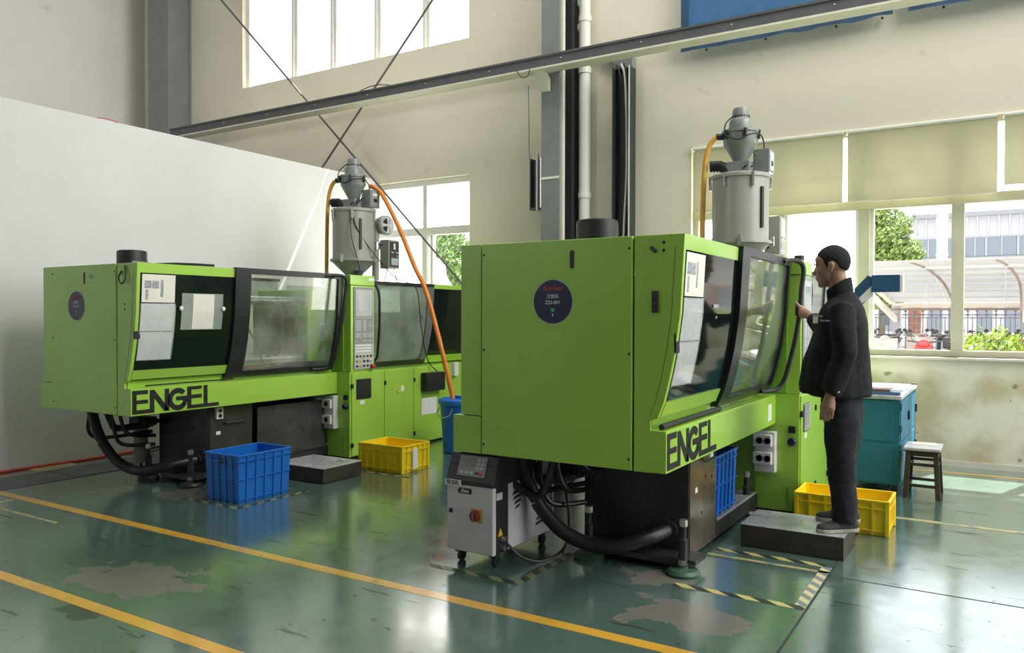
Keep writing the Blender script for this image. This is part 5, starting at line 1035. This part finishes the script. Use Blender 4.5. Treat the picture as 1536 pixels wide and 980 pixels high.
def mb_raw(mb, m):
    me = bpy.data.meshes.new('foliage'); me.from_pydata(mb.v, [], mb.f); me.materials.append(m); me.update(); return me
tree((-3.75, 31.5, GZ), [(0, 0, 4.4, 1.3, 1.6, 4500), (.7, -.2, 3.6, 1.0, 1.0, 2600), (-.4, .2, 5.6, .9, 1.0, 2000), (-1.2, .3, 3.6, 1.1, 1.2, 2400), (.2, 0, 2.2, .7, .5, 600), (-1.0, 0, 2.3, .8, .6, 600)], 2.6, 'leafy light green tree rising above the white canopy', M_PLANT, 1, .085)
tree((-14.6, 19.0, GZ), [(0, 0, 3.6, 1.5, 1.5, 5200), (-1.4, .3, 4.4, 1.4, 1.4, 3500), (1.2, .4, 2.6, 1.3, 1.2, 4200), (.4, -.3, 1.4, 1.4, 1.0, 3500), (-2.6, .3, 3.4, 1.4, 1.5, 2500)], 2.6, 'dense green tree outside the window behind the far hopper', M_PLANT2, 2, .075)
tree((-4.6, 19.0, GZ), [(0, 0, 3.4, 1.4, 1.6, 1200), (-1.3, .2, 2.9, 1.1, 1.2, 700), (.9, .2, 2.6, .9, 1.1, 600)], 2.4, 'blurred tree behind the frosted pane beside the man', M_PLANT, 5, .14)
hg = empty('hedge', (.95, 13.6, GZ + .0), 'low bright green clipped hedge just outside the open window', 'hedge'); mb = MB(); rr2 = random.Random(9)
for i in range(15): foliage(mb, (-1.25 + i * .26, 0, 0.92 + .05 * math.sin(i * 2.1)), .30, .42, .66, 520, .045, rr2)
o = bpy.data.objects.new('foliage', mb_raw(mb, M_HEDGE)); COL.objects.link(o); o.parent = hg
for i in range(8): MB().tube([(-1.1 + i * .45, 0, 0), (-1.1 + i * .45, .05, .7)], .02, 6).build('stem', M_BARK, hg)
# canopy over the scooters
cn = empty('scooter_canopy', (0, 0, GZ), 'white translucent scooter canopy with curved arms across the yard', 'canopy')
cx0, cx1, ya, yb, za, zb = -3.1, 6.5, 20.3, 29.0, 2.86, 2.06
x = cx0
while x < cx1:
    nseg = 7
    for j in range(nseg):
        t0_, t1_ = j / nseg, (j + 1) / nseg - .015
        y0, y1 = ya + (yb - ya) * t0_, ya + (yb - ya) * t1_; z0, z1 = za + (zb - za) * t0_ + .12 * math.sin(PI * t0_), za + (zb - za) * t1_ + .12 * math.sin(PI * t1_)
        MB().add([(x, y0, z0), (x + 1.57, y0, z0), (x + 1.57, y1, z1), (x, y1, z1), (x, y0, z0 + .03), (x + 1.57, y0, z0 + .03), (x + 1.57, y1, z1 + .03), (x, y1, z1 + .03)], [(0, 3, 2, 1), (4, 5, 6, 7), (0, 1, 5, 4), (1, 2, 6, 5), (2, 3, 7, 6), (3, 0, 4, 7)]).build('roof_sheet', M_ROOFSH, cn)
    x += 1.6
MB().box(cx0, cx1, yb - .05, yb + .05, zb - .17, zb - .02).build('rear_beam', M_BEIGE, cn); MB().box(cx0, cx1, yb - .3, yb - .22, zb - .26, zb - .19).build('rear_beam', M_RUST, cn)
for j in range(1, 7):
    t0_ = j / 7; MB().box(cx0, cx1, ya + (yb - ya) * t0_ - .03, ya + (yb - ya) * t0_ + .03, za + (zb - za) * t0_ + .12 * math.sin(PI * t0_) - .06, za + (zb - za) * t0_ + .12 * math.sin(PI * t0_)).build('purlin', mat('purlin_grey', (.42, .43, .46), .5), cn)
MB().bar((cx0, ya, za), (cx0, yb, zb), .14, .12).build('edge_beam', M_BEIGE, cn)
for x in (-2.95, .6, 4.2):
    MB().box(x - .12, x + .12, yb - .12, yb + .12, 0, zb - .1).build('post', M_BWALL, cn, bevel=.01)
    MB().bar((x, yb, zb - .6), (x - (.5 if x < -2 else 0), yb - 2.2, zb + .2), .12, .16).build('bracket', M_BEIGE, cn)
for x in (-1.45, .25, 2.0, 3.8):
    MB().tube(smooth_path([(x - .35, ya + .2, za + .0), (x - .1, ya + 1.6, za - .10), (x + .15, ya + 4, za - .42), (x + .25, yb - 1.2, zb - .25)], 5), .035, 8).build('curved_arm', M_RUST, cn, smooth=True)
# iron fence
fe = empty('iron_fence', (0, 30.2, GZ), 'dark iron fence with spear heads beyond the parked scooters', 'fence')
for z in (1.66, 1.56, .55, .25): MB().bar((-9, 0, z), (7, 0, z), .03, .03).build('rail', M_IRON, fe)
pk = MB().box(-.011, .011, -.011, .011, .15, 1.60).mesh('picket', M_IRON); sp_ = MB().box(-.012, .012, -.012, .012, .15, 1.74).lathe([(.03, 1.62), (.045, 1.66), (.03, 1.70), (.012, 1.72)], n=6).lathe([(.012, 1.74), (.055, 1.78), (.002, 1.92)], n=6).lathe([(.012, 1.05), (.03, 1.10), (.012, 1.15)], n=6).mesh('spear_picket', M_IRON)
for i in range(120):
    o = bpy.data.objects.new('picket' if i % 2 else 'spear_picket', pk if i % 2 else sp_); COL.objects.link(o); o.parent = fe; o.location = (-8.9 + i * .1325, 0, 0)
for x in (-8.9, 6.9): MB().box(x - .15, x + .15, -.15, .15, 0, 1.9).build('end_post', M_BRICK, fe)
pi = empty('gate_pier', (-2.55, 30.6, GZ), 'red brick gate pier behind the canopy post', 'pier')
for i in range(9): MB().box(-.20, .20, -.2, .2, i * .23, i * .23 + .215).build('brick_course', M_BRICK, pi, bevel=.01)
MB().box(-.19, .19, -.19, .19, 0, 2.05).build('core', M_BEIGE, pi); MB().box(-.32, .32, -.3, .3, 2.07, 2.18).build('cap', M_BEIGE, pi)
bkx = empty('fence_box', (-3.42, 30.02, GZ + 1.30), 'dark box hung on the iron fence left of the canopy post', 'box'); MB().box(-.14, .14, -.09, .05, 0, .36).build('box', M_IRON, bkx, bevel=.02); MB().box(-.15, .15, -.1, .06, .36, .40).build('lid', M_DARK, bkx)
# buildings across the street
bd = empty('factory_building', (0, 62, GZ), 'long pale factory building with a strip of windows across the street', 'building')
MB().box(-60, 40, .3, 14, 0, 8.45).build('wall', M_BWALL, bd); MB().box(-60.3, 40.3, -.1, 14.3, 8.45, 8.75).build('parapet', mat('parapet_grey', (.22, .23, .25), .6), bd)
x = -9.5
while x < 8:
    MB().box(x - .03, x + .03, .24, .3, 7.0, 8.45).build('panel_joint', mat('panel_joint_grey', (.60, .60, .62), .6), bd); x += .62
MB().box(-40, 40, .15, .3, 5.60, 5.72).build('sill_band', mat('parapet_grey', (.22, .23, .25), .6), bd)
x = -9.6; i = 0
while x < 8:
    wd = 1.15 if i % 3 else 1.7
    f_ = MB().box(x, x + wd, .2, .3, 5.75, 7.0).build('window', M_BGLASS, bd); MB().box(x - .1, x, .16, .3, 5.75, 7.0).build('window_frame', M_BWALL, f_)
    MB().box(x + wd * .5 - .03, x + wd * .5 + .03, .16, .22, 5.75, 7.0).build('window_bar', M_BWALL, f_); x += wd + .12; i += 1
ho = empty('street_house', (0, 40, GZ), 'low white roadside building with dark doorways behind the iron fence', 'building')
MB().box(-14, 12, 0, 6, 0, 2.25).build('wall', M_BWALL, ho); MB().box(-14, 12, -.02, 0, 0, .9).build('plinth', mat('plinth_grey', (.55, .55, .60), .7), ho)
for x in (-4.7, -2.8, -2.0, -.9, .1, 2.4, 4.0): MB().box(x, x + .55, -.04, 0, .95, 2.0).build('window', M_BGLASS, ho)
po = empty('utility_pole', (-2.85, 50, GZ), 'thick pale concrete pole standing before the factory building', 'pole'); MB().tube([(0, 0, 0), (0, 0, 11)], [.30, .26], 16).build('shaft', mat('pole_grey', (.36, .36, .39), .6), po, smooth=True)
for z in (5, 7): MB().lathe([(.31, z), (.31, z + .1)], n=16).build('band', M_KEY, po)
# parked scooters
def scooter(x, y_, rz, mcol, label, extra):
    e = empty('motor_scooter', (x, y_, GZ), label, 'scooter', 'scooters parked under the canopy', rz=rz)
    for wy in (-.62, .62):
        wl = MB().lathe([(.20, -.045), (.235, -.03), (.235, .03), (.20, .045)], (wy, 0, .235), (0, 1, 0), 18).build('wheel', M_TYRE, e, smooth=True); MB().lathe([(.12, -.05), (.12, .05)], (wy, 0, .235), (0, 1, 0), 12).build('hub', M_STEEL, wl)
    MB().prism([(-.85, .55), (-.80, .72), (-.25, .74), (-.1, .45), (.25, .30), (.30, .22), (-.3, .22), (-.55, .42)], 'y', -.15, .15).build('rear_body', mcol, e, bevel=.05)
    MB().prism([(.25, .28), (.36, .30), (.60, .55), (.50, .95), (.42, .97), (.40, .60)], 'y', -.18, .18).build('front_shield', mcol, e, bevel=.04)
    MB().prism([(.44, .44), (.72, .50), (.86, .36), (.70, .42)], 'y', -.08, .08).build('front_fender', mcol, e, bevel=.02); MB().prism([(-.80, .72), (-.78, .80), (-.5, .80), (-.18, .78), (-.15, .73)], 'y', -.14, .14).build('seat', M_TYRE, e, bevel=.03)
    hb = MB().tube(smooth_path([(.34, -.34, 1.04), (.42, -.18, 1.02), (.46, 0, 1.0), (.42, .18, 1.02), (.34, .34, 1.04)], 4), .018, 8).build('handlebar', M_TYRE, e, smooth=True)
    MB().ball((.50, 0, .98), .10, .13, .09, 12).build('headlamp_cowl', mcol, e, smooth=True)
    for s in (-1, 1):
        m_ = MB().tube([(.40, s * .22, 1.02), (.42, s * .28, 1.16)], .008, 6).build('mirror_stem', M_TYRE, e); MB().ball((.42, s * .30, 1.19), .02, .065, .045, 10).build('mirror', M_TYRE, m_, smooth=True)
    if extra == 'box': bx_ = MB().box(-1.02, -.68, -.19, .19, .82, 1.08).build('top_box', M_TYRE, e, bevel=.03)
    if extra == 'basket':
        for q in range(4): MB().box(.56, .84, -.16, .16, .70 + q * .07, .705 + q * .07).build('basket_wire', M_IRON, e)
        MB().box(.56, .84, -.16, .16, .69, .70).build('basket_floor', M_IRON, e)
    if extra == 'apron': MB().prism([(.52, .40), (.60, .42), (.56, 1.05), (.44, 1.10), (.46, .9)], 'y', -.30, .30).build('wind_apron', mat('apron_' + mcol.name, {'scooter_white': (.50, .42, .42), 'scooter_pink': (.50, .36, .36), 'scooter_silver': (.34, .38, .46), 'scooter_red': (.42, .10, .12), 'scooter_black': (.25, .25, .28)}[mcol.name], .5), e, bevel=.02)
SC = [mat('scooter_red', (.45, .05, .06), .3), mat('scooter_white', (.6, .59, .60), .3), mat('scooter_silver', (.40, .42, .48), .3, metal=.3), mat('scooter_pink', (.55, .36, .35), .35), mat('scooter_black', (.06, .06, .075), .3)]
cn_ = ['red', 'white', 'silver', 'pink', 'black']
EXT = {'apron': 'with a padded wind apron', 'box': 'with a black top box', '': 'without box or apron', 'basket': 'with a wire front basket'}
ROWS = [(20.4, [(1, 'apron'), (3, 'apron'), (0, ''), (2, 'box'), (1, 'basket'), (4, 'box'), (2, 'apron')]), (22.6, [(0, 'basket'), (2, ''), (1, 'apron'), (3, 'box'), (4, ''), (0, 'apron'), (1, '')]),
        (24.8, [(3, ''), (1, 'box'), (0, ''), (2, 'box'), (1, ''), (4, 'apron'), (3, 'apron')]), (27.0, [(2, 'apron'), (0, 'box'), (1, 'apron'), (4, ''), (3, 'basket'), (1, 'box'), (0, '')])]
for row, (yy, lst) in enumerate(ROWS):
    for i, (j, ex) in enumerate(lst):
        lab = f'{cn_[j]} motor scooter ' + EXT[ex] + [', in the row nearest the window', ', in the second row from the window', ', in the second row from the fence', ', in the row nearest the fence'][row]
        scooter(-3.05 + i * .79 - row * .25, yy + R.uniform(-.06, .06), -PI / 2 + R.uniform(-.10, .10) + (PI if (i + row) % 4 == 0 else 0), SC[j], lab, ex)
# white vehicle outside the left window
v = empty('white_van', (-12.6, 14.6, GZ), 'white van parked outside the window behind the far hopper', 'van')
MB().prism([(-2.3, .35), (-2.3, 2.75), (-2.15, 2.95), (.95, 2.98), (1.12, 2.9), (1.16, 2.55), (1.42, 2.22), (2.2, 1.75), (2.35, 1.5), (2.35, .35)], 'y', -.9, .9).build('body', M_VAN, v, bevel=.10)
MB().prism([(1.2, 2.48), (1.45, 2.15), (1.95, 1.86), (1.2, 1.8)], 'y', -.905, -.9).build('side_window', mat('van_glass', (.75, .76, .78), .15), v, bevel=.01)
MB().box(.72, .80, -.905, -.9, 2.66, 2.82).build('dark_mark', M_BGLASS, v)
for x in (-1.4, 1.6):
    for s in (-.85, .85): MB().lathe([(.30, -.1), (.34, -.06), (.34, .06), (.30, .1)], (x, s, .34), (0, 1, 0), 20).build('wheel', M_TYRE, v, smooth=True)
MB().box(2.30, 2.42, -.88, .88, .35, .65).build('bumper', M_KEY, v, bevel=.03)
